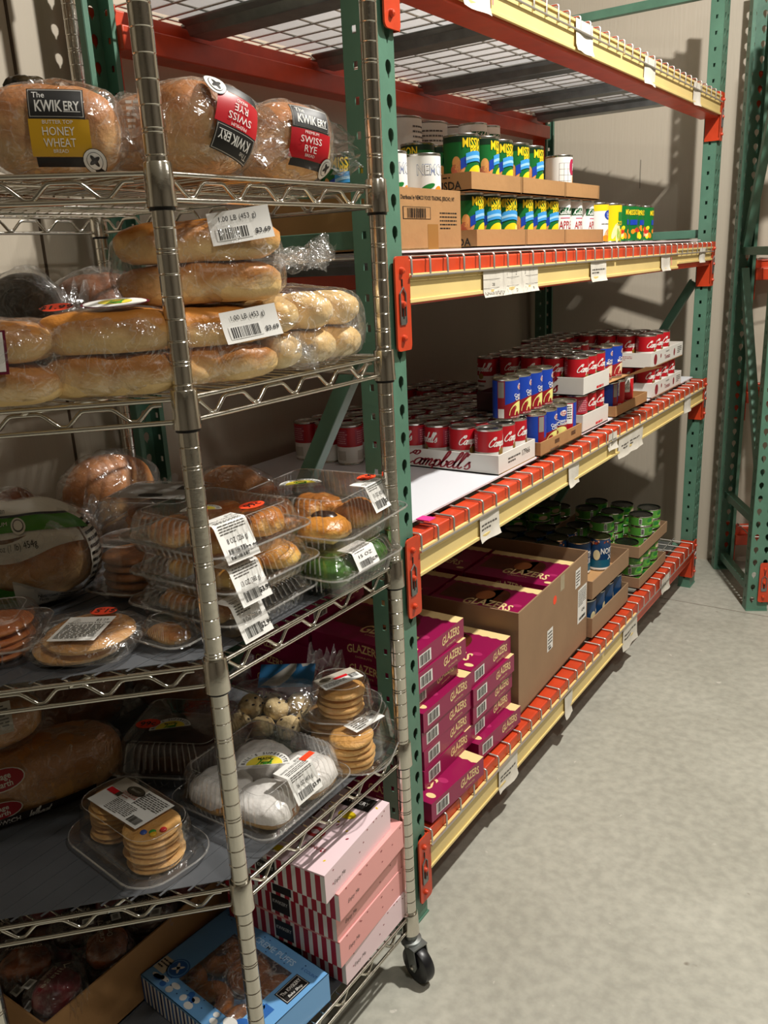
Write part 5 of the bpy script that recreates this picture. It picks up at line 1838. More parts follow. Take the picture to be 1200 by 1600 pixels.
tag(o_, 'black and gold twisted bag end standing up behind the honey wheat loaf', 'bread')
o_.location = (-.155, -.515, ZS[0] + .012 + .0)
o_.scale = (1.0, 1.0, 1.0)
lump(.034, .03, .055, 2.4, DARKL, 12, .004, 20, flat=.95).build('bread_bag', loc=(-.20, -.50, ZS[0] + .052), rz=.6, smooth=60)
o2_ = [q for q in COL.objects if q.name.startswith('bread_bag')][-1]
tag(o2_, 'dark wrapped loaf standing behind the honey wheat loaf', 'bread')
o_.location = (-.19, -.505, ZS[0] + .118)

# ================= shelf 2: bags of rolls
def roll(a, b, c, seed, m=CRUST, n=2.9):
    return lump(a, b, c, n, m, seed, .006, 20, 64, 34, flat=.80, crease=.004)

def roll_bag(label, loc, rz, rows, rl, rw, rh, seed, label_fn=None, tail=None, m=CRUST, group='clear bags of rolls on the second shelf', pad=.010, rlab='roll'):
    """rows: list of (number of rolls across, layer); rolls lie along local x"""
    nl = len(rows)
    W = max(rows) * rw
    a, b, c = rl / 2 + pad, W / 2 + pad * .8, nl * rh / 2 + .005
    t = thing('roll_bag', label, 'bag of rolls', (loc[0], loc[1], loc[2] + c * .93), rz, group)
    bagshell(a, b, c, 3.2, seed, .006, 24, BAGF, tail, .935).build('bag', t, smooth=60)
    if label_fn:
        lm = MB(); label_fn(lm, a, b, c); lm.build('price_label', t, smooth=60)
    M_ = Matrix.Translation((loc[0], loc[1], loc[2])) @ Matrix.Rotation(rz, 4, 'Z')
    protos = []
    k = 0
    for L, nrow in enumerate(rows):
        for i in range(nrow):
            yy = (i - (nrow - 1) / 2) * rw
            p = M_ @ V(random.Random(seed + k).uniform(-.004, .004), yy, .004 + rh * (L + .5) - rh * .03)
            if k < 2:
                o = roll(rl / 2, rw * .52, rh * .56, seed + k, m).build('bread_roll', loc=p, rz=rz, smooth=60)
                protos.append(o)
            else:
                o = protos[k % 2].copy(); COL.objects.link(o); o.location = p
                o.rotation_euler = (0, 0, rz + (PI if k % 3 else 0))
            tag(o, '%s, %s layer, %s side, in the %s' % (rlab, ('lower', 'upper')[L], ('aisle', 'inner')[i], label), 'bread roll', 'rolls in ' + label[:60])
            k += 1
    return t

z2 = ZS[1]
def lab_top(w_, h_, price, seed, pos, u, v, n, nfn=wholabel):
    def f(lm, a, b, c):
        mp = bent(pos(a, b, c), u, v, n, .0015, 40, .5)
        patch(w_, h_, mp, lm, lambda mb, s, ww, hh: nfn(mb, s, ww, hh, price, seed))
    return f
# lower right-of-post bag and the one stacked on it
roll_bag('bag of sub rolls beside the front post', (-.015, -.425, z2), 1.12, [2, 2], .185, .072, .046, 21,
         lab_top(.074, .040, '$3.69', 5, lambda a, b, c: (a * .40, -b * 1.02 - .004, c * .55), (1, 0, .10), (-.12, .28, .96), (.1, -1, .3)), tail=(-.2, .05, .05, -.01), rlab='sub roll')
roll_bag('topmost bag of sub rolls', (-.020, -.405, z2 + .098), .80, [2, 2], .205, .074, .050, 25,
         lab_top(.076, .042, '$3.69', 6, lambda a, b, c: (a * .48, -b * .84, c * .72 + .004), (1, 0, .10), (-.12, .38, .92), (.1, -.9, .4)), tail=(.05, .075, .05, .02), rlab='sub roll')
def oval(lm, a, b, c):
    mp = bent((-a * .1, -b * .55, c + .004), (1, 0, 0), (0, 1, .3), (0, -.3, 1), .001)
    lm.ell(mp, a * .25, 0, .040, .016, C_('maroon_rim', '6A1830'), 0)
    lm.ell(mp, a * .25, 0, .037, .0145, WHITE, 1)
    lm.ell(mp, a * .25, .002, .020, .008, C_('sun_yellow', 'F2DC4A'), 2)
    script(lm, mp, 'Fresh', a * .25, 0, .009, C_('script_green', '4FA83A'), 3, pen=.18)
    mo = bent((-a * .62, -b * .30, c + .002), (1, .1, 0), (0, 1, .3), (0, -.3, 1), .001)
    price_dot(lm, mo, .017, '$1.99')
roll_bag('bag of rolls with an oval label', (-.042, -.540, z2), .72, [2, 2], .165, .066, .050, 31, oval, tail=(PI, .03, .05, .0), rlab='hoagie roll')
def sq(lm, a, b, c):
    mp = bent((a * .15, -b * .9 - .003, c * .35), (1, 0, 0), (0, .2, 1), (0, -1, .3), .001)
    lm.rect(mp, -.034, -.024, .026, .024, C_('maroon_rim', '6A1830'), 0, 6, 4)
    lm.rect(mp, -.032, -.021, .023, .022, WHITE, 1, 6, 4)
    lm.ell(mp, -.008, .006, .018, .012, C_('sun_yellow', 'F2DC4A'), 2)
    script(lm, mp, 'Fresh', -.006, -.004, .022, C_('script_green', '6CC83A'), 3, pen=.2)
roll_bag('bag of rolls with a square label', (-.128, -.650, z2), .72, [2, 2], .165, .072, .047, 35, sq, rlab='hoagie roll')
# bag of hot dog buns, ends towards the aisle
t_ = thing('bun_bag', 'clear bag of pale hot dog buns at the right end of the second shelf', 'bag of buns', (.005, -.262, z2 + .056), 0)
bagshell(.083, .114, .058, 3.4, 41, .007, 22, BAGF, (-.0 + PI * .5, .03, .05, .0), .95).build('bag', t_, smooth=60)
tl = MB()
vs = []
for j in range(9):
    for i in range(15):
        s, t__ = -1 + i / 7, j / 8
        vs.append(V(-.01 - .03 * t__ + .006 * math.sin(i * 1.7), -.06 + .055 * s * (1 - .35 * t__) + .02 * t__, .045 + .055 * t__ * (1 - .25 * s * s) + .006 * math.sin(i * 2.3 + j)))
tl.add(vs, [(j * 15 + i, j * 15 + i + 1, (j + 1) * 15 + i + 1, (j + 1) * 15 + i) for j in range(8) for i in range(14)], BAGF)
tl.build('bag_end', t_, smooth=60)
bun0 = None
for L in range(2):
    for i in range(3):
        for k2 in range(1):
            loc = (.004 + .006 * (i % 2), -.335 + i * .070, z2 + .005 + .0255 + L * .048)
            if bun0 is None or (L, i) == (1, 0):
                bun0 = lump(.071, .0345, .0265, 2.7, CRUST2, 50 + i + L, .005, 20, 56, 30, flat=.85, crease=.004).build('hot_dog_bun', loc=loc, smooth=60)
                o = bun0
            else:
                o = bun0.copy(); COL.objects.link(o); o.location = loc; o.rotation_euler = (0, 0, .05 * (i - 1))
            tag(o, 'pale hot dog bun in the clear bag, %s row, %s from the front post' % (('lower', 'upper')[L], ordn[i]), 'bun', 'hot dog buns in the right-hand bag')
# dark crumpled bags at the back of the second shelf
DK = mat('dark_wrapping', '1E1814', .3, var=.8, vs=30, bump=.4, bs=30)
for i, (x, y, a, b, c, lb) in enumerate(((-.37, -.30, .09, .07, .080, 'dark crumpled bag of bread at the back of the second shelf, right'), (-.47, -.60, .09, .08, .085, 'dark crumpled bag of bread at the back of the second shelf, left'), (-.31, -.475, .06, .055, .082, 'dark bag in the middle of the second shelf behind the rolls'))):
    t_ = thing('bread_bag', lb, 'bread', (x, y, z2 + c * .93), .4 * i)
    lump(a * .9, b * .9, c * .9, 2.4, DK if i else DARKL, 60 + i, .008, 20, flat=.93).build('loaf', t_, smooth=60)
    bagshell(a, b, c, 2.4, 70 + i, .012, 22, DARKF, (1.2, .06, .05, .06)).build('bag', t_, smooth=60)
# ================= shelf 3
z3 = ZS[2]
# big green and white bread bag
t_ = thing('bread_bag', 'white and green printed bag of round bread at the left of the middle shelf', 'bread', (-.388, -.512, z3 + .078), .72)
lump(.125, .080, .078, 2.4, LOAFM, 81, .006, 14, 56, 32, flat=.93).build('loaf', t_, smooth=60)
WPRT = mat('white_printed_film', 'CFCBBE', .25, bump=.25, bs=25)
GPRT = mat('green_printed_film', '3E7A22', .25)
bg_ = MB()
def bsurf(th, ph, off=.006):
    d = V(math.cos(ph) * math.cos(th), math.cos(ph) * math.sin(th), math.sin(ph))
    p = d * sqr(d, .125, .080, .078, 2.4)
    p = p + d * (off + .005 * noise.noise(p * 22))
    p.z = max(p.z, -.0725)
    return p
def bpatch(t0, t1, p0, p1, m, off, nu=24, nv=8, shape=None):
    vs = []
    for j in range(nv + 1):
        for i in range(nu + 1):
            s, t = i / nu, j / nv
            th = t0 + (t1 - t0) * s
            ph = p0 + (p1 - p0) * t
            if shape: ph = shape(s, ph)
            vs.append(bsurf(math.radians(th), math.radians(ph), off))
    bg_.add(vs, [(j * (nu + 1) + i, j * (nu + 1) + i + 1, (j + 1) * (nu + 1) + i + 1, (j + 1) * (nu + 1) + i) for j in range(nv) for i in range(nu)], m)
bpatch(-190, 60, 30, 88, WPRT, .007)
bpatch(-130, -10, 32, 48, GPRT, .009, shape=lambda s, p: p + 10 * math.sin(s * PI) - 14 * s)
bpatch(-130, -10, 48, 51, BLACK, .0095, shape=lambda s, p: p + 10 * math.sin(s * PI) - 14 * s)
bpatch(-150, -20, 10, 30, WPRT, .007, shape=lambda s, p: p + 4 * math.sin(s * 9))
bpatch(-135, -78, -52, -14, GPRT, .008, shape=lambda s, p: p + 8 * math.sin(s * 5))
bpatch(-80, -5, -62, -20, WPRT, .0085, shape=lambda s, p: p + 9 * math.sin(s * 4 + 2))
mpl = lambda u, v, L: bsurf(math.radians(-85) + u / .10, math.radians(26) + v / .08, .0095 + L * .0004)
bg_.text(mpl, 'Net Wt. 16 oz (1 lb) 454g', 0, -.006, .009, BLACK, 1, wd=.11)
bg_.text(mpl, 'PREMIUM', -.01, .026, .006, WPRT, 2, wd=.05)
bg_.ell(mpl, .035, .020, .013, .012, WPRT, 1)
bg_.ell(mpl, .035, .020, .010, .009, GREYINK, 2)
bg_.ell(mpl, .035, .020, .008, .007, WPRT, 3)
bg_.text(mpl, 'urban', -.008, .050, .012, BLACK, 2)
mpn = lambda u, v, L: bsurf(math.radians(-50) + u / .10, math.radians(-38) + v / .08, .0105 + L * .0004)
bg_.text(mpn, 'Nutrition', 0, .012, .006, BLACK, 1, bold=.02)
bg_.text(mpn, 'Facts', -.004, .004, .006, BLACK, 1, bold=.02)
bg_.lines(mpn, .02, -.015, .045, .015, 6, GREYINK, 1, 9)
mpw = lambda u, v, L: bsurf(math.radians(-10) + u / .10, math.radians(-5) + v / .08, .008 + L * .0004)
bg_.rect(mpw, -.015, -.055, .015, .050, WPRT, 0, 5, 8)
bg_.lines(mpw, -.013, -.05, .013, .045, 14, BLACK, 1, 9)
bg_.build('printed_bag', t_, smooth=70)
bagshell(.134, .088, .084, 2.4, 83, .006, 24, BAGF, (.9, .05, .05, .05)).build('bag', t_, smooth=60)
# cookie in a bag with the orange $1.51 sticker
t_ = thing('cookie_bag', 'two large cookies in a clear bag under a white label and orange dot', 'bag of cookies', (-.128, -.588, z3 + .020), .45)
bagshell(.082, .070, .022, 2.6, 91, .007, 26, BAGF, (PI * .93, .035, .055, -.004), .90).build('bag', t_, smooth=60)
lm = MB()
mp = bent((.010, -.022, .0225), (1, .04, 0), (0, 1, .06), (0, 0, 1), .001, 40)
patch(.066, .068, mp, lm, lambda mb, s, w_, h_: (mb.text(s, '$2.29', w_ * .28, h_ * .34, h_ * .085, GREYINK, 2), mb.text(s, 'MINI CHOCOLATE CHIP', w_ * .05, h_ * .22, h_ * .06, BLACK, 2), mb.lines(s, -w_ * .42, -h_ * .42, w_ * .42, h_ * .16, 11, GREYINK, 2, 4, .4)))
mo = bent((.014, .034, .0235), (1, 0, 0), (0, 1, .0), (0, 0, 1), .001)
price_dot(lm, mo, .017, '$1.51', PI)
lm.build('price_label', t_, smooth=60)
cr = cookie(.062, .016, bread_mat('big_cookie', 'C58C4A', 'D9AC6C', -.01, .01, .6, 40), 7).build('cookie', loc=(-.120, -.585, z3 + .0275), smooth=60)
tag(cr, 'large round cookie on top in the bag with the orange dot', 'cookie')
cr2 = cookie(.062, .016, MATS['big_cookie'], 8).build('cookie', loc=(-.138, -.592, z3 + .0110), smooth=60)
tag(cr2, 'large round cookie at the bottom of the bag with the orange dot', 'cookie')
# orange cookies in a clear tub at the left edge
clamshell('cookie_tub', 'clear tub of orange cookies cut by the left edge of the middle shelf', 'clamshell', .15, .13, .030, .030, (-.250, -.665, z3 + .0), .75)
stack_cookies(-.232, -.655, z3 + .004, 4, .050, .012, 'orange cookie in the clear tub at the left edge', 'cookies in the left tub', 3, m=bread_mat('orange_cookie', 'B5622A', 'C9803E', -.006, .006, .5, 40))
# dome of cookies behind
clamshell('cookie_tub', 'clear tub of stacked brown cookies behind the green bread bag', 'clamshell', .13, .12, .020, .070, (-.245, -.398, z3 + .0), .3, ribs=0, r=.045, top_inset=.012)
stack_cookies(-.245, -.398, z3 + .003, 5, .050, .0135, 'brown cookie in the tub behind the green bread bag', 'cookies in the tub behind the green bag', 13, m=bread_mat('brown_cookie', '8E5422', 'A86E34', -.006, .006, .5, 40))
# stack of three ribbed clamshells at the front post
bx, by = -.055, -.370
SH3 = [(z3, .028, .020, -.060, -.385, .02), (z3 + .0500, .024, .026, -.058, -.378, .0), (z3 + .1010, .024, .036, -.068, -.382, -.03)]
cl = []
nm3 = ['at the bottom of the stack by the front post, with pastry fans', 'in the middle of the stack by the front post, with yellow croissants', 'on top of its stack, with glazed pastries and a 99 cent dot']
for i, (z, hb, ht, x, y, r_) in enumerate(SH3):
    cl.append(clamshell('pastry_clamshell', 'ribbed clear clamshell ' + nm3[i], 'clamshell', .205, .185, hb, ht, (x, y, z), r_))
def drape(t, top, big, price, xo, yo, ztop, zlow, w_=.062, seed=1, parent=None, ln=.085, side='y'):
    """paper label bent from the lid top over the aisle-side wall"""
    lm = MB()
    def mp(a, b, L):
        s = ln / 2 - b                     # distance run from the top edge
        flat_ = .028
        if s < flat_:
            p = V(xo - flat_ + s, yo + a, ztop + .0012 + L * .0004)
        else:
            q = s - flat_
            p = V(xo + q * .42 + L * .0004 + .001, yo + a, ztop + .001 - q * .90)
        return p
    lm.rect(mp, -w_ / 2, -ln / 2, w_ / 2, ln / 2, WHITE, 0, 6, 16)
    pricelabel(lm, mp, w_, ln, top, big, price, seed)
    lm.build('price_label', t, smooth=60)
drape(cl[2], 'VANILLA LONG JOHN', '8 OZ (226 g)', '$2.99', .086, -.052, .062, 0, .062, 4)
drape(cl[1], 'EGG CROISSANTS', '13 OZ (368 g)', '$3.99', .088, -.055, .052, 0, .060, 5)
drape(cl[0], 'PASTRY FANS', '8 OZ (226 g)', '$2.99', .090, -.055, .050, 0, .060, 6)
lm = MB()
mo = bent((.060, .020, .0625), (0, 1, 0), (-1, 0, 0), (0, 0, 1), 0)
price_dot(lm, mo, .019, '99c')
lm.build('price_dot', cl[2], smooth=60)
lm = MB()
mo = bent((.012, -.035, .0625), (.75, .66, 0), (-.66, .75, 0), (0, 0, 1), 0)
fan_sticker(lm, mo, .030)
lm.build('sticker', cl[2], smooth=60)
# pastries in them
rdp = random.Random(5)
def pastry(loc, a, b, c, rz, m, lb, grp, seed, n=2.2, cat='pastry', amp=.006, fs=40):
    o = lump(a, b, c, n, m, seed, amp, fs, 36, 20, flat=.8).build(cat.replace(' ', '_'), loc=loc, rz=rz, smooth=60)
    tag(o, lb, cat, grp)
    return o
for i, (dx, dy) in enumerate(((-.045, -.05), (.035, -.045), (-.045, .045), (.04, .045))):
    pastry((-.068 + dx, -.372 + dy, z3 + .1010 + .025), .038, .034, .021, .4 * i, PASTRY, 'glazed pastry in the top clamshell by the front post, %s corner' % ('left front', 'right front', 'left back', 'right back')[i], 'glazed pastries in the top clamshell', 100 + i)
for i, (dx, dy) in enumerate(((-.05, -.03), (.045, -.035), (-.045, .05), (.045, .05))):
    pastry((-.055 + dx, -.368 + dy, z3 + .0500 + .023), .042, .034, .020, .6 * i + .9, CROIS, 'yellow croissant in the middle clamshell by the front post, %s corner' % ('left front', 'right front', 'left back', 'right back')[i], 'yellow croissants in the middle clamshell', 110 + i, amp=.008, fs=30)
for i, (dx, dy) in enumerate(((-.05, -.055), (.035, -.055), (-.045, .045))):
    pastry((-.060 + dx, -.375 + dy, z3 + .021), .034, .026, .016, .3 * i, PASTRY, 'pastry fan in the bottom clamshell by the front post, %s' % ('left front', 'right front', 'back')[i], 'pastry fans in the bottom clamshell', 120 + i, amp=.008, fs=60)
# fan clam in front
t_ = clamshell('pastry_clamshell', 'small clear clamshell of butter pastry in front of the ribbed stack', 'clamshell', .090, .060, .014, .020, (-.045, -.512, z3), .02, ribs=.0008, r=.02)
pastry((-.045, -.512, z3 + .013), .036, .020, .010, .0, PASTRY, 'butter pastry in the small clamshell beside the front post', None, 131)
# danish clamshell over the green cupcakes at the right end
t_ = clamshell('cupcake_clamshell', 'clear clamshell of green frosted cakes under the danish clamshell', 'clamshell', .165, .175, .036, .026, (.002, -.205, z3), .02)
lm = MB()
drape(t_, '', '15 OZ', '$2.99', .074, -.010, .0625, 0, .058, 8, ln=.060)
for i, (dx, dy) in enumerate(((-.038, -.042), (.038, -.042), (-.038, .042), (.038, .042))):
    pastry((.002 + dx, -.205 + dy, z3 + .0315), .040, .042, .027, 0, GREENI, 'green frosted cake under the danish, %s' % ('left front', 'right front', 'left back', 'right back')[i], 'green frosted cakes', 140 + i, amp=.006, fs=50, cat='frosted cake')
t_ = clamshell('danish_clamshell', 'large ribbed clear clamshell of danish pastries at the right end of the middle shelf', 'clamshell', .215, .205, .030, .052, (-.035, -.175, z3 + .0640), .10, ribs=.0014, per=44)
drape(t_, 'DANISH', '15 OZ (425 g)', '$3.99', .088, .030, .0835, 0, .058, 9, ln=.075)
lm = MB()
mo = bent((.062, .055, .0845), (0, 1, 0), (-1, 0, 0), (0, 0, 1), 0)
price_dot(lm, mo, .018, '$1.99')
lm.build('price_dot', t_, smooth=60)
lm = MB()
mo = bent((-.020, -.02, .0845), (.75, .66, 0), (-.66, .75, 0), (0, 0, 1), 0)
fan_sticker(lm, mo, .036)
lm.build('sticker', t_, smooth=60)
for i, (dx, dy, mm) in enumerate(((-.045, -.045, PASTRY), (.045, -.045, CROIS), (-.045, .050, PASTRY), (.045, .045, PASTRY))):
    o = pastry((-.035 + dx, -.175 + dy, z3 + .0640 + .025), .043, .042, .022, .5 * i, mm, 'danish in the large clamshell, %s' % ('left front', 'right front', 'left back', 'right back')[i], 'danishes in the large clamshell', 150 + i, amp=.009, fs=35, cat='danish')
for i, (dx, dy) in enumerate(((-.045, -.045), (.045, .045))):
    tp = MB(); lump(.022, .016, .007, 2, CHOC if i else mat('caramel_icing', 'A8541C', .2), 160 + i, .002, 40, 20, 12, mb=tp)
    tp.build('topping', [q for q in COL.objects if q.name.startswith('danish') and q.type == 'MESH'][i], (0, 0, .0215), smooth=60)
# tub with a grey label at the back, and the bagged loaves behind
t_ = clamshell('cookie_tub', 'clear tub of dark cookies under a grey label, back of the middle shelf', 'clamshell', .20, .18, .050, .060, (-.36, -.235, z3), .35, ribs=0, r=.03)
lm = MB()
mp = bent((0, 0, .1125), (1, 0, 0), (0, 1, 0), (0, 0, 1), 0)
lm.rect(mp, -.075, -.05, .075, .05, mat('grey_label', '8E8A84', .5), 0)
lm.ell(mp, .0, -.03, .024, .012, BLACK, 1); lm.rect(mp, .03, .01, .06, .035, BLACK, 1)
lm.build('label', t_, smooth=0)
stack_cookies(-.36, -.235, z3 + .004, 6, .062, .0145, 'dark cookie in the grey-labelled tub', 'dark cookies in the grey-labelled tub', 23, m=MATS['brown_cookie'])
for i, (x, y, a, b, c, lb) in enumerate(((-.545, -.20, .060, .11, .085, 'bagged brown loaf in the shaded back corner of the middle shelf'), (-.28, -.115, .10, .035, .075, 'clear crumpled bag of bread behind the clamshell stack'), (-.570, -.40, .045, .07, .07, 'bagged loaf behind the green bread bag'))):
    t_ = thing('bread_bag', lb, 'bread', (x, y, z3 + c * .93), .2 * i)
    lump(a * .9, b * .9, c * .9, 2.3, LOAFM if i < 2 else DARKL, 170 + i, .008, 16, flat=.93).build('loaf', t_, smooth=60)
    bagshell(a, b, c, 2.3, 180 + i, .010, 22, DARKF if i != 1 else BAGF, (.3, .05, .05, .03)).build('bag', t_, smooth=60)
# ================= shelf 4
z4 = ZS[3]
t_ = clamshell('cookie_clamshell', 'clear clamshell of candy cookies in front, under a white label', 'clamshell', .205, .115, .012, .056, (-.142, -.545, z4), -.12, ribs=0, r=.040, top_inset=.008, flange=.015)
stack_cookies(-.198, -.535, z4 + .003, 7, .041, .0090, 'candy cookie in the left stack of the front clamshell', 'candy cookies, left stack', 31, True)
stack_cookies(-.094, -.552, z4 + .003, 7, .043, .0092, 'candy cookie in the right stack of the front clamshell', 'candy cookies, right stack', 34, True)
lm = MB()
mp = bent((-.012, .004, .0700), (1, .02, 0), (0, 1, 0), (0, 0, 1), .0006, 30)
patch(.128, .070, mp, lm, None)
w_, h_ = .128, .070
lm.rect(mp, -w_ * .5, h_ * .12, 0, h_ * .5, C_('label_beige', 'B8AE9E'), 1)
lm.ell(mp, -w_ * .12, h_ * .30, .020, .010, C_('label_black', '2A241C'), 2)
lm.ell(mp, -w_ * .12, h_ * .30, .018, .0085, C_('label_olive', '4A4234'), 3)
lm.text(mp, 'BAKERY', -w_ * .12, h_ * .30, .0045, C_('label_beige', 'B8AE9E'), 4)
lm.rect(mp, -w_ * .47, -h_ * .05, -w_ * .30, h_ * .10, C_('bright_red', 'D01622'), 2)
lm.rect(mp, -w_ * .30, -h_ * .05, -w_ * .22, h_ * .10, C_('label_olive', '4A4234'), 2)
lm.lines(mp, -w_ * .25, h_ * .0, w_ * .02, h_ * .2, 3, C_('pink_print', 'B87A70'), 2, 3)
lm.lines(mp, -w_ * .20, -h_ * .45, w_ * .22, -h_ * .05, 9, GREYINK, 2, 3, .45)
lm.lines(mp, w_ * .05, h_ * .0, w_ * .46, h_ * .44, 8, GREYINK, 2, 6, .5)
lm.rect(mp, w_ * .04, -h_ * .03, w_ * .05, h_ * .45, BLACK, 2)
lm.barcode(mp, w_ * .36, -h_ * .34, .026, .014, 2, 6, back=False)
lm.build('label', t_, smooth=60)
# dark cake box with the 99 cent dot
t_ = clamshell('cake_box', 'dark cake box with a half-moon sticker and a 99 cent dot', 'clamshell', .19, .18, .035, .050, (-.245, -.345, z4), .45, ribs=.001)
o_ = lump(.080, .074, .034, 4.5, mat('chocolate_cake', '3A1C0C', .45, var=.3, vs=30), 201, .003, 30, flat=.95).build('cake', loc=(-.245, -.345, z4 + .0345), rz=.45, smooth=60)
tag(o_, 'dark chocolate cake inside the clear cake box on the fourth shelf', 'cake')
lm = MB()
mo = bent((-.01, -.03, .0867), (.9, .3, 0), (-.3, .9, 0), (0, 0, 1), 0)
fan_sticker(lm, mo, .036)
lm.build('sticker', t_, smooth=0)
lm = MB()
mo = bent((-.055, -.018, .0870), (1, .2, 0), (-.2, 1, 0), (0, 0, 1), 0)
price_dot(lm, mo, .019, '99c')
lm.build('price_dot', t_, smooth=0)
# white iced donuts
t_ = clamshell('donut_clamshell', 'ribbed clear clamshell of white iced donuts beside the front post, fourth shelf', 'clamshell', .205, .205, .026, .052, (-.055, -.352, z4), .0, ribs=.0015, per=44)
for i, (dx, dy, rz) in enumerate(((-.050, -.045, 0), (.042, -.035, .2), (-.045, .05, .1), (.045, .058, .1))):
    mb = MB()
    lump(.050, .046, .024, 2.6, DONUTM, 210 + i, .003, 30, 40, 20, flat=.85, mb=mb)
    lump(.051, .0475, .024, 2.7, ICING, 215 + i, .0035, 55, 48, 24, flat=.25, mb=mb, off=(0, 0, .0055))
    mb2 = MB()
    o_ = mb.build('iced_donut', loc=(-.055 + dx, -.352 + dy, z4 + .0205), rz=rz, smooth=60)
    tag(o_, 'white iced donut in the ribbed clamshell, %s' % ('left front', 'right front', 'left back', 'right back')[i], 'iced donut', 'white iced donuts')
drape(t_, 'WHITE ICED DONUTS', '16 OZ (453 g)', '$3.99', .084, .000, .080, 0, .062, 12, ln=.075)
lm = MB()
mo = bent((.028, -.020, .0807), (.80, .60, 0), (-.60, .80, 0), (0, 0, 1), 0)
fan_sticker(lm, mo, .042)
lm.build('sticker', t_, smooth=0)
lm = MB()
mo = bent((.072, .035, .0805), (0, 1, 0), (-1, 0, 0), (0, 0, 1), 0)
lm.rect(mo, -.014, -.006, .014, .006, ORSTK, 1)
lm.build('orange_sticker', t_, smooth=0)
# two clamshells of round cookies at the right end
t_ = clamshell('cookie_clamshell', 'clear clamshell of brown cookies at the right end, underneath the smaller one', 'clamshell', .165, .165, .012, .058, (-.022, -.165, z4), .35, ribs=0, r=.045, top_inset=.010, flange=.014)
stack_cookies(.018, -.198, z4 + .003, 5, .040, .0125, 'round cookie in the lower right clamshell, front stack', 'lower right cookies, front stack', 41)
stack_cookies(-.062, -.150, z4 + .003, 5, .040, .0125, 'round cookie in the lower right clamshell, back stack', 'lower right cookies, back stack', 43)
lm = MB()
mp = bent((.045, -.02, .0715), (.5, .85, 0), (-.85, .5, 0), (0, 0, 1), .0006, 30)
patch(.070, .034, mp, lm, lambda mb, s, w_, h_: (mb.lines(s, -w_ * .4, -h_ * .4, w_ * .1, h_ * .4, 5, GREYINK, 2, 3), mb.barcode(s, w_ * .28, 0, w_ * .22, h_ * .4, 1, 4)))
lm.build('label', t_, smooth=0)
t_ = clamshell('cookie_clamshell', 'small clear clamshell of cookies on top at the right end', 'clamshell', .115, .105, .010, .052, (-.030, -.158, z4 + .0725), .45, ribs=0, r=.040, top_inset=.010, flange=.014)
stack_cookies(-.030, -.158, z4 + .0755, 4, .042, .0120, 'round cookie in the small clamshell on top', 'cookies in the small top clamshell', 45)
lm = MB()
mp = bent((-.002, -.002, .0637), (.72, .69, 0), (-.69, .72, 0), (0, 0, 1), .0004, 30)
patch(.080, .044, mp, lm, None)
lm.rect(mp, -.040, .0, .040, .022, C_('label_beige', 'B8AE9E'), 1)
lm.ell(mp, -.022, .010, .012, .0065, C_('label_olive', '4A4234'), 2)
lm.rect(mp, -.008, -.001, .020, .006, C_('bright_red', 'D01622'), 2)
lm.barcode(mp, .028, -.006, .016, .014, 2, 5, back=False)
lm.lines(mp, -.036, -.018, .01, -.004, 4, GREYINK, 2, 2)
lm.build('label', t_, smooth=0)
# bag of mini muffins with a blue card
t_ = thing('muffin_bag', 'clear bag of pale mini muffins with a blue card behind the iced donuts', 'bag of muffins', (-.185, -.165, z4 + .042), .5)
bagshell(.098, .075, .044, 2.6, 230, .008, 26, DARKF, (1.0, .06, .05, .05), .93).build('bag', t_, smooth=60)
lm = MB()
mp = bent((.015, .045, .040), (1, 0, 0), (0, .8, .5), (0, -.5, .8), .002, 40)
lm.rect(mp, -.055, -.026, .055, .026, mat('blue_card', '2A6A9A', .4), 0, 6, 4)
lm.poly(mp, [(-.05, -.022), (-.012, -.022), (.045, .026), (.005, .026)], C_('card_grey', 'A8A49A'), 1)
lm.build('card', t_, smooth=60)
mm = bread_mat('muffin_crumb', 'D9BE8A', 'E8D8B0', -.02, .02, .7, 60)
m0 = None
for i, (dx, dy) in enumerate(((-.065, -.035), (-.02, -.045), (.03, -.045), (.065, -.02), (-.05, .01), (.0, .0), (.04, .02), (-.02, .04))):
    loc = V(-.185, -.165, z4 + .0225 + .014 * (i in (4, 5, 6))) + Matrix.Rotation(.5, 3, 'Z') @ V(dx, dy, 0)
    if m0 is None:
        mb = lump(.024, .024, .021, 2.1, mm, 240, .004, 40, 26, 16, flat=.85)
        rd_ = random.Random(4)
        for k in range(8):
            a, e = rd_.uniform(0, 2 * PI), rd_.uniform(.2, 1.2)
            mb.lathe([(.0035, 0), (.0028, .0014), (.001, .002)], CHOC, (.0225 * math.cos(a) * math.cos(e), .0225 * math.sin(a) * math.cos(e), .0195 * math.sin(e)), 8)
        m0 = mb.build('mini_muffin', loc=loc, smooth=60); o_ = m0
    else:
        o_ = m0.copy(); COL.objects.link(o_); o_.location = loc; o_.rotation_euler = (0, 0, i * 1.3)
    tag(o_, 'pale mini muffin with chocolate chips in the bag with the blue card', 'muffin', 'mini muffins in the clear bag')
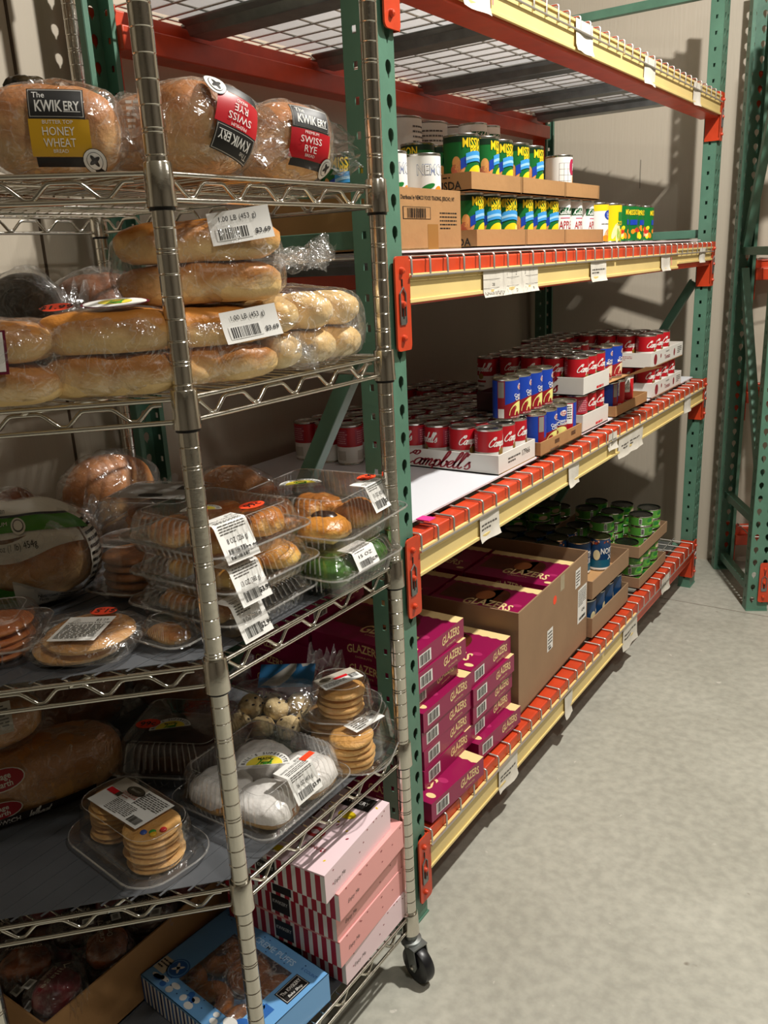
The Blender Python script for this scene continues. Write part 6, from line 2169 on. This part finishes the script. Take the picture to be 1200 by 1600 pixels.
# long wheat loaf in printed film at the left
t_ = thing('bread_bag', 'long brown sandwich wheat loaf in clear film with red oval logos, fourth shelf', 'bread', (-.385, -.560, z4 + .056), 1.18)
WH = bread_mat('wheat_crust', 'B8783A', 'D8A464', -.05, .06, .42, 16)
lump(.150, .058, .060, 3.0, WH, 251, .004, 14, 150, 30, flat=.93, dent=lambda p: V(p.x, p.y * (1 - .018 * abs(math.sin(p.x * 260)) ** 8), p.z * (1 - .018 * abs(math.sin(p.x * 260)) ** 8))).build('loaf', t_, smooth=60)
bagshell(.158, .060, .060, 3.0, 252, .004, 26, BAGF, None, .94).build('bag', t_, smooth=60)
pr_ = MB()
def ws(u, v, L):
    """around the loaf: u along it, v up its aisle side and over the top"""
    n = 3.0
    th = v / .060
    cy_, cz_ = -math.cos(th), math.sin(th)
    d = V(0, cy_, cz_)
    k = sqr(d, .158, .0605, .0605, n)
    f = max(.05, 1 - abs(u / .160) ** n) ** (1 / n)
    return V(u, d.y * k * f - .0045 * (abs(cy_)) - L * .0004 * abs(cy_), max(d.z * k * f + L * .0004 + .0045 * max(cz_, 0), -.053))
# the loaf's aisle side faces -y in its own frame
for (u, v) in ((-.050, .034), (-.062, -.012)):
    pr_.ell(ws, u, v, .036, .016, C_('logo_white', 'D8D2C4'), 1)
    pr_.ell(ws, u, v, .034, .0145, C_('logo_red', '9A1420'), 2)
    pr_.text(ws, 'Village', u, v + .005, .0085, C_('logo_white', 'D8D2C4'), 3, bold=.02)
    pr_.text(ws, 'Hearth', u, v - .0055, .0085, C_('logo_white', 'D8D2C4'), 3, bold=.02)
pr_.rect(ws, -.150, -.050, .090, -.026, C_('band_dark', '241410'), 2, 16, 2)
pr_.text(ws, 'SANDWICH', -.062, -.036, .011, WHITE, 3, bold=.02, wd=.06)
script(pr_, ws, 'Wheat' if 'W' in SCRIPT else 'heat', -.002, -.036, .015, WHITE, 3, pen=.14)
pr_.poly(ws, [(-.150, .008), (-.085, .004), (-.075, .012), (-.09, .020), (-.150, .022)], C_('band_dark', '241410'), 2)
pr_.text(ws, 'RICH', -.115, .012, .008, WHITE, 3)
pr_.build('printing', t_, smooth=60)
t_ = thing('bread_bag', 'second brown loaf with a nutrition panel, above the wheat loaf at the left edge', 'bread', (-.455, -.620, z4 + .155), 1.0)
lump(.12, .056, .046, 2.8, WH, 255, .005, 14, 50, 28, flat=.93).build('loaf', t_, smooth=60)
bagshell(.128, .062, .050, 2.8, 256, .006, 24, BAGF, None, .95).build('bag', t_, smooth=60)
lm = MB()
mp = bent((.03, -.052, .020), (1, .1, 0), (0, .45, .9), (0, -.9, .45), .002, 40)
lm.rect(mp, -.06, -.022, .05, .028, C_('panel_pale', 'B8B0A0'), 0, 6, 3)
lm.lines(mp, -.055, -.018, .045, .024, 8, GREYINK, 1, 3)
lm.build('printing', t_, smooth=60)
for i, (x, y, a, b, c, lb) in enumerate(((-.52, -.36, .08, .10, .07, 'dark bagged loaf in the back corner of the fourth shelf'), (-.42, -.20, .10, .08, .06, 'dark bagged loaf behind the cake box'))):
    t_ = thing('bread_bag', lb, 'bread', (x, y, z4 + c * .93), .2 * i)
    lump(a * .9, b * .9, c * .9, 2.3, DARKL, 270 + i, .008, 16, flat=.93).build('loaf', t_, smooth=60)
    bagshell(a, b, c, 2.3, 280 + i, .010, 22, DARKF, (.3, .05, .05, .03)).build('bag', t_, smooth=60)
# ================= shelf 5 (lowest)
z5 = ZS[4]
def prim_box(mb, w_, d_, h, m, open_top=None):
    """closed carton of size w_ (x) by d_ (y); open_top: window rectangle in the lid (u0, v0, u1, v1)"""
    x, y = w_ / 2, d_ / 2
    if not open_top:
        mb.box((0, 0, h / 2), (w_, d_, h), m)
        return
    t = .0012
    mb.box((0, 0, t / 2), (w_, d_, t), m)
    for (c, s) in (((x - t / 2, 0, h / 2), (t, d_, h)), ((-x + t / 2, 0, h / 2), (t, d_, h)), ((0, y - t / 2, h / 2), (w_ - 2 * t, t, h)), ((0, -y + t / 2, h / 2), (w_ - 2 * t, t, h))):
        mb.box(c, s, m)
    u0, v0, u1, v1 = open_top
    for (a, b, c, d) in ((-x, -y, x, v0), (-x, v1, x, y), (-x, v0, u0, v1), (u1, v0, x, v1)):
        mb.box(((a + c) / 2, (b + d) / 2, h - t / 2), (c - a, d - b, t), m)
# blue box
BW, BD, BH = .262, .200, .058
BLU = mat('sky_blue_carton', '6FA8DC', .4)
BL2 = C_('carton_blue', '2F66B0'); BL3 = C_('carton_navy', '1A2F6E')
mb = MB()
prim_box(mb, BW, BD, BH, BLU, (-.070, -.065, .080, .062))
pt = plane((0, 0, BH), (1, 0, 0), (0, 1, 0))
pn = plane((-BW / 2, -BD / 2, 0), (1, 0, 0), (0, 0, 1))
px = plane((BW / 2, -BD / 2, 0), (0, 1, 0), (0, 0, 1))
pm = plane((-BW / 2, BD / 2, 0), (0, -1, 0), (0, 0, 1))
for q, ln in ((pn, BW), (pm, BD)):
    n = int(ln / .0105)
    for i in range(n):
        mb.rect(q, i * .0105, .001, i * .0105 + .0052, BH - .004, BL3 if i % 2 else BL2, 1)
        mb.rect(q, i * .0105 + .0052, .001, i * .0105 + .0105, BH - .004, WHITE, 1)
    mb.rect(q, ln * .66, .006, ln * .66 + .042, BH - .016, BLACK, 3)
    mb.text(q, 'KWIKERY', ln * .66 + .021, BH * .45, .009, WHITE, 4, wd=.036)
# circle badge with tools, price label
cu, cv = -.070, -.068
mb.ell(pt, -.088, -.052, .021, .021, BL2, 2)
mb.ell(pt, -.088, -.052, .0185, .0185, BLU, 3)
mb.ell(pt, -.088, -.052, .0165, .0165, BL2, 4)
for ro in (.8, 2.3): mb.ell(pt, -.088, -.052, .012, .003, WHITE, 5, rot=ro)
mb.rect(pt, -.128, -.076, -.100, -.046, C_('price_cream', 'D8CFB8'), 2)
mb.lines(pt, -.126, -.070, -.104, -.050, 3, BLACK, 3, 2)
# brand block on the far right, cup, jug, moon, splashes
kr = lambda u, v, L: pt(.100 - (v) * 1.0, -.0 + u, L)
mb.rect(kr, .012, -.020, .066, .012, BLACK, 2); mb.rect(kr, .014, -.018, .064, .010, WHITE, 3); mb.rect(kr, .0148, -.0172, .0632, .0092, BLACK, 4)
mb.text(kr, 'The KWIKERY', .039, .000, .0075, WHITE, 5, wd=.044, bold=.02)
mb.text(kr, 'Bake Shop', .039, -.011, .0055, WHITE, 5, shear=.2)
mb.text(pt, 'CREME PUFFS', .02, .078, .012, C_('box_text', 'B8D8F4'), 2, wd=.10, bold=.02)
mb.text(pt, '6 COUNT', .104, .080, .006, BL2, 2)
rd_ = random.Random(9)
mb.rect(pt, .090, -.032, .110, -.008, BL2, 2); mb.ell(pt, .088, -.020, .008, .009, BL2, 2)
mb.ell(pt, .095, -.062, .020, .015, BL2, 3); mb.ell(pt, .072, -.070, .014, .010, WHITE, 4); mb.poly(pt, [(.105, -.05), (.122, -.042), (.110, -.066)], BL2, 3)
mb.ell(pt, .100, -.090, .012, .009, BL3, 2); mb.ell(pt, .104, -.088, .010, .008, BLU, 3)
for i in range(14):
    a, b = rd_.uniform(-.11, .06), rd_.uniform(-.094, -.070)
    mb.ell(pt, a, b, rd_.uniform(.006, .012), rd_.uniform(.004, .007), WHITE if rd_.random() < .6 else BL2, 2, 10)
for i in range(30):
    mb.ell(pt, rd_.uniform(-.12, .12), rd_.choice((rd_.uniform(-.095, -.066), rd_.uniform(.066, .090))), .0016, .0011, BL3, 3, 6)
t_ = mb.build('pastry_box', loc=(-.090, -.432, z5), rz=-.10, smooth=0, bevel=.0006)
tag(t_, 'light blue window box of cream puffs with striped sides on the lowest shelf', 'pastry box')
wn = MB(); wn.box((.005, -.0015, BH + .0004), (.150, .127, .0003), BAGF); wn.build('window', t_, smooth=0)
DGL = DONUTM
d0 = None
for i, (dx, dy) in enumerate(((-.085, -.045), (-.01, -.048), (.065, -.045), (-.08, .035), (-.005, .035), (.07, .035))):
    loc = Matrix.Translation((-.090, -.432, z5)) @ Matrix.Rotation(-.10, 4, 'Z') @ V(dx, dy, .0255)
    if d0 is None:
        m_ = MB()
        rings = []
        for k in range(28):
            a = 2 * PI * k / 28
            rings.append([V((.025 + .0155 * math.cos(2 * PI * j / 14)) * math.cos(a), (.025 + .0155 * math.cos(2 * PI * j / 14)) * math.sin(a), .018 * math.sin(2 * PI * j / 14)) for j in range(14)])
        rings.append(rings[0])
        m_.loft(rings, DONUTM, False, False)
        d0 = m_.build('donut', loc=loc, smooth=80); o_ = d0
    else:
        o_ = d0.copy(); COL.objects.link(o_); o_.location = loc
    o_.rotation_euler = (.12 * math.sin(i * 2), .12 * math.cos(i * 3), i)
    tag(o_, 'glazed ring pastry in the light blue box, %s row, %s' % (('front', 'back')[i // 3], ('left', 'middle', 'right')[i % 3]), 'donut', 'glazed pastries in the blue box')
# pink boxes
PNK = mat('pink_carton', 'F0A8A4', .38)
PWT = mat('pink_white_carton', 'EFD3D8', .36)
STR = C_('stripe_red', 'A81C30')
KW, KD, KH = .255, .215, .0555
def pinkbox(kind):
    mb = MB()
    side = PNK if kind == 'pink' else PWT
    mb.box((0, 0, KH / 2), (KW, KD, KH), side)
    px = plane((KW / 2, -KD / 2, 0), (0, 1, 0), (0, 0, 1))
    pn = plane((-KW / 2, -KD / 2, 0), (1, 0, 0), (0, 0, 1))
    pt = plane((-KW / 2, -KD / 2, KH), (1, 0, 0), (0, 1, 0))
    n = 13
    for i in range(n):
        mb.rect(pn, KW * i / n, .001, KW * (i + .55) / n, KH - .003, STR, 1)
        mb.rect(pn, KW * (i + .55) / n, .001, KW * (i + 1) / n, KH - .003, WHITE, 1)
    mb.rect(pn, KW * .44, .008, KW * .60, KH - .010, BLACK, 3)
    mb.text(pn, 'KWIKERY', KW * .52, KH * .55, .008, WHITE, 4, wd=.034)
    mb.text(px, 'Enjoy Me', KD * .20, KH * .42, .008, GREYINK, 1, shear=.3, wd=.035)
    rd_ = random.Random(3 if kind == 'pink' else 5)
    for i in range(9):
        mb.ell(px, rd_.uniform(.02, KD - .01), KH * rd_.uniform(.80, .97) if i < 6 else KH * rd_.uniform(.3, .9), .0022, .0014, C_('sprinkle', '8A2030'), 1, 6)
    for i in range(26):
        mb.ell(pt, rd_.uniform(.02, KW - .01), rd_.uniform(.008, KD * .92), rd_.uniform(.002, .005), .0018, rd_.choice((STR, C_('lemon', 'E8C81E'), C_('sprinkle', '8A2030'))), 1, 7, rot=rd_.uniform(0, 3))
    if kind != 'pink':
        mb.ell(pt, KW * .70, KD * .40, .020, .013, C_('donut_red', 'B83A3A'), 2); mb.ell(pt, KW * .70, KD * .40, .008, .006, PWT, 3)
        mb.text(pt, 'MINI DONUTS', KW * .74, KD * .24, .008, C_('donut_red', 'B83A3A'), 2)
        mb.ell(pt, KW * .80, KD * .70, .018, .011, C_('lemon', 'E8C81E'), 2); mb.ell(pt, KW * .45, KD * .30, .016, .010, C_('lemon', 'E8C81E'), 2)
        mb.ell(pt, KW * .58, KD * .10, .012, .008, C_('lemon', 'E8C81E'), 2)
    mb.rect(pt, KW * .66, KD * .80, KW * .92, KD * .97, BLACK, 2)
    mb.text(pt, 'KWIKERY', KW * .79, KD * .885, .010, WHITE, 3, wd=.05)
    mb.rect(pt, KW * .10, KD * .52, KW * .60, KD * .92, C_('window_brown', '5A2A1A', .2), 1)
    return mb
kp = [('w', .056 - KW / 2, -.198, .00, 'pale pink dessert box with yellow fruit at the bottom of its stack'),
      ('p', .058 - KW / 2, -.222, .04, 'pink striped dessert box second from the bottom of its stack'),
      ('p', .056 - KW / 2, -.222, .03, 'pink striped dessert box in the middle of its stack'),
      ('p', .070 - KW / 2, -.232, .05, 'pink striped dessert box second from the top of its stack'),
      ('w', .064 - KW / 2, -.262, .07, 'pale pink dessert box with yellow fruit and a red ring on top of its stack')]
proto = {}
for i, (kk, x, y, r, lb) in enumerate(kp):
    loc = (x, y, z5 + i * (KH + .0004))
    if kk not in proto:
        o_ = pinkbox('pink' if kk == 'p' else 'w').build('dessert_box', smooth=0, bevel=.001); proto[kk] = o_
    else:
        o_ = proto[kk].copy(); COL.objects.link(o_)
    o_.location = loc; o_.rotation_euler = (0, 0, r)
    tag(o_, lb, 'dessert box', 'pink dessert boxes stacked on the lowest shelf')
# carton of wrapped muffins at the left
tray('cardboard_carton', 'open brown carton of wrapped muffins on the lowest chrome shelf', 'carton', -.232, -.600, -.700, -.170, z5, .115, CARD, None, CARDI, rz=0)
WB = [mat('wrap_dark', '3A1C10', .25, var=.6, vs=24, bump=.4, bs=30), mat('wrap_orange', '8A4416', .25, var=.6, vs=24, bump=.4, bs=30), mat('wrap_red', '7A1620', .3, var=.5, vs=20)]
mf = []
for k in range(3):
    t_ = thing('wrapped_muffin', 'x', 'muffin', (0, 0, 0), 0)
    lump(.042, .036, .026, 2.2, WB[k], 300 + k, .005, 30, flat=.9).build('muffin', t_, smooth=60)
    bagshell(.050, .042, .029, 2.5, 305 + k, .009, 34, DARKF, (PI / 2, .02, .03, .01), .92).build('wrapper', t_, smooth=60)
    lm = MB()
    mp = bent((0, -.006, .031), (1, 0, 0), (0, 1, .2), (0, -.2, 1), .001)
    words = (('Chocolate', 'Chip'), ('Cranberry', 'Orange'), ('Village', 'Cakes'))[k]
    lm.text(mp, words[0], 0, .008, .010, C_('wrap_print', 'C8B8A0'), 2, wd=.06)
    lm.text(mp, words[1], 0, -.006, .010, C_('wrap_print', 'C8B8A0'), 2)
    lm.rect(mp, .018, -.030, .038, -.014, WHITE, 1); lm.barcode(mp, .028, -.022, .014, .009, 2, 4, back=False)
    lm.build('printing', t_, smooth=60)
    mf.append(t_)
rd_ = random.Random(21)
n_ = 0
for L in range(3):
    for i in range(4):
        for j in range(5):
            x = -.555 + i * .090 + rd_.uniform(-.006, .006)
            y = -.640 + j * .098 + rd_.uniform(-.006, .006)
            z = z5 + .032 + L * .036
            k = (i + j * 2 + L) % 3
            rot = (rd_.uniform(-.15, .15), rd_.uniform(-.15, .15), rd_.uniform(-3, 3))
            lb = 'wrapped muffin in the open brown carton, under the top layer' if L < 2 else '%s wrapped muffin, %s from the near end, %s from the aisle wall of its carton' % (('brown', 'orange-brown', 'red')[k], ordn[j], ordn[3 - i])
            g = 'wrapped muffins in the brown carton, ' + ('lower layers' if L < 2 else 'top layer')
            if n_ < 3:
                o_ = mf[n_]; k = n_
                o_.location = (x, y, z); o_.rotation_euler = rot
                lb = 'wrapped muffin in the open brown carton, under the top layer'
                o_['label'] = lb; o_['group'] = g
            else:
                o_ = dup(mf[k], (x, y, z), 0, lb, g, rot)
            n_ += 1
# plastic sheet hanging at the unit's back, and a second carton strip seen behind
# unseen cartons on the added uppermost shelf, there to shade the left wall
for i, (x, y, w__, d__, h__, lb) in enumerate(((-.33, -.255, .36, .28, .20, 'unseen brown carton added to shade the left wall, half nearer the long rack'), (-.40, -.57, .38, .30, .18, 'unseen brown carton added to shade the left wall, half nearer the camera'))):
    o_ = MB().box((0, 0, h__ / 2), (w__, d__, h__), CARD).build('cardboard_carton', loc=(x, y, 1.9715), smooth=0)
    tag(o_, lb, 'carton')
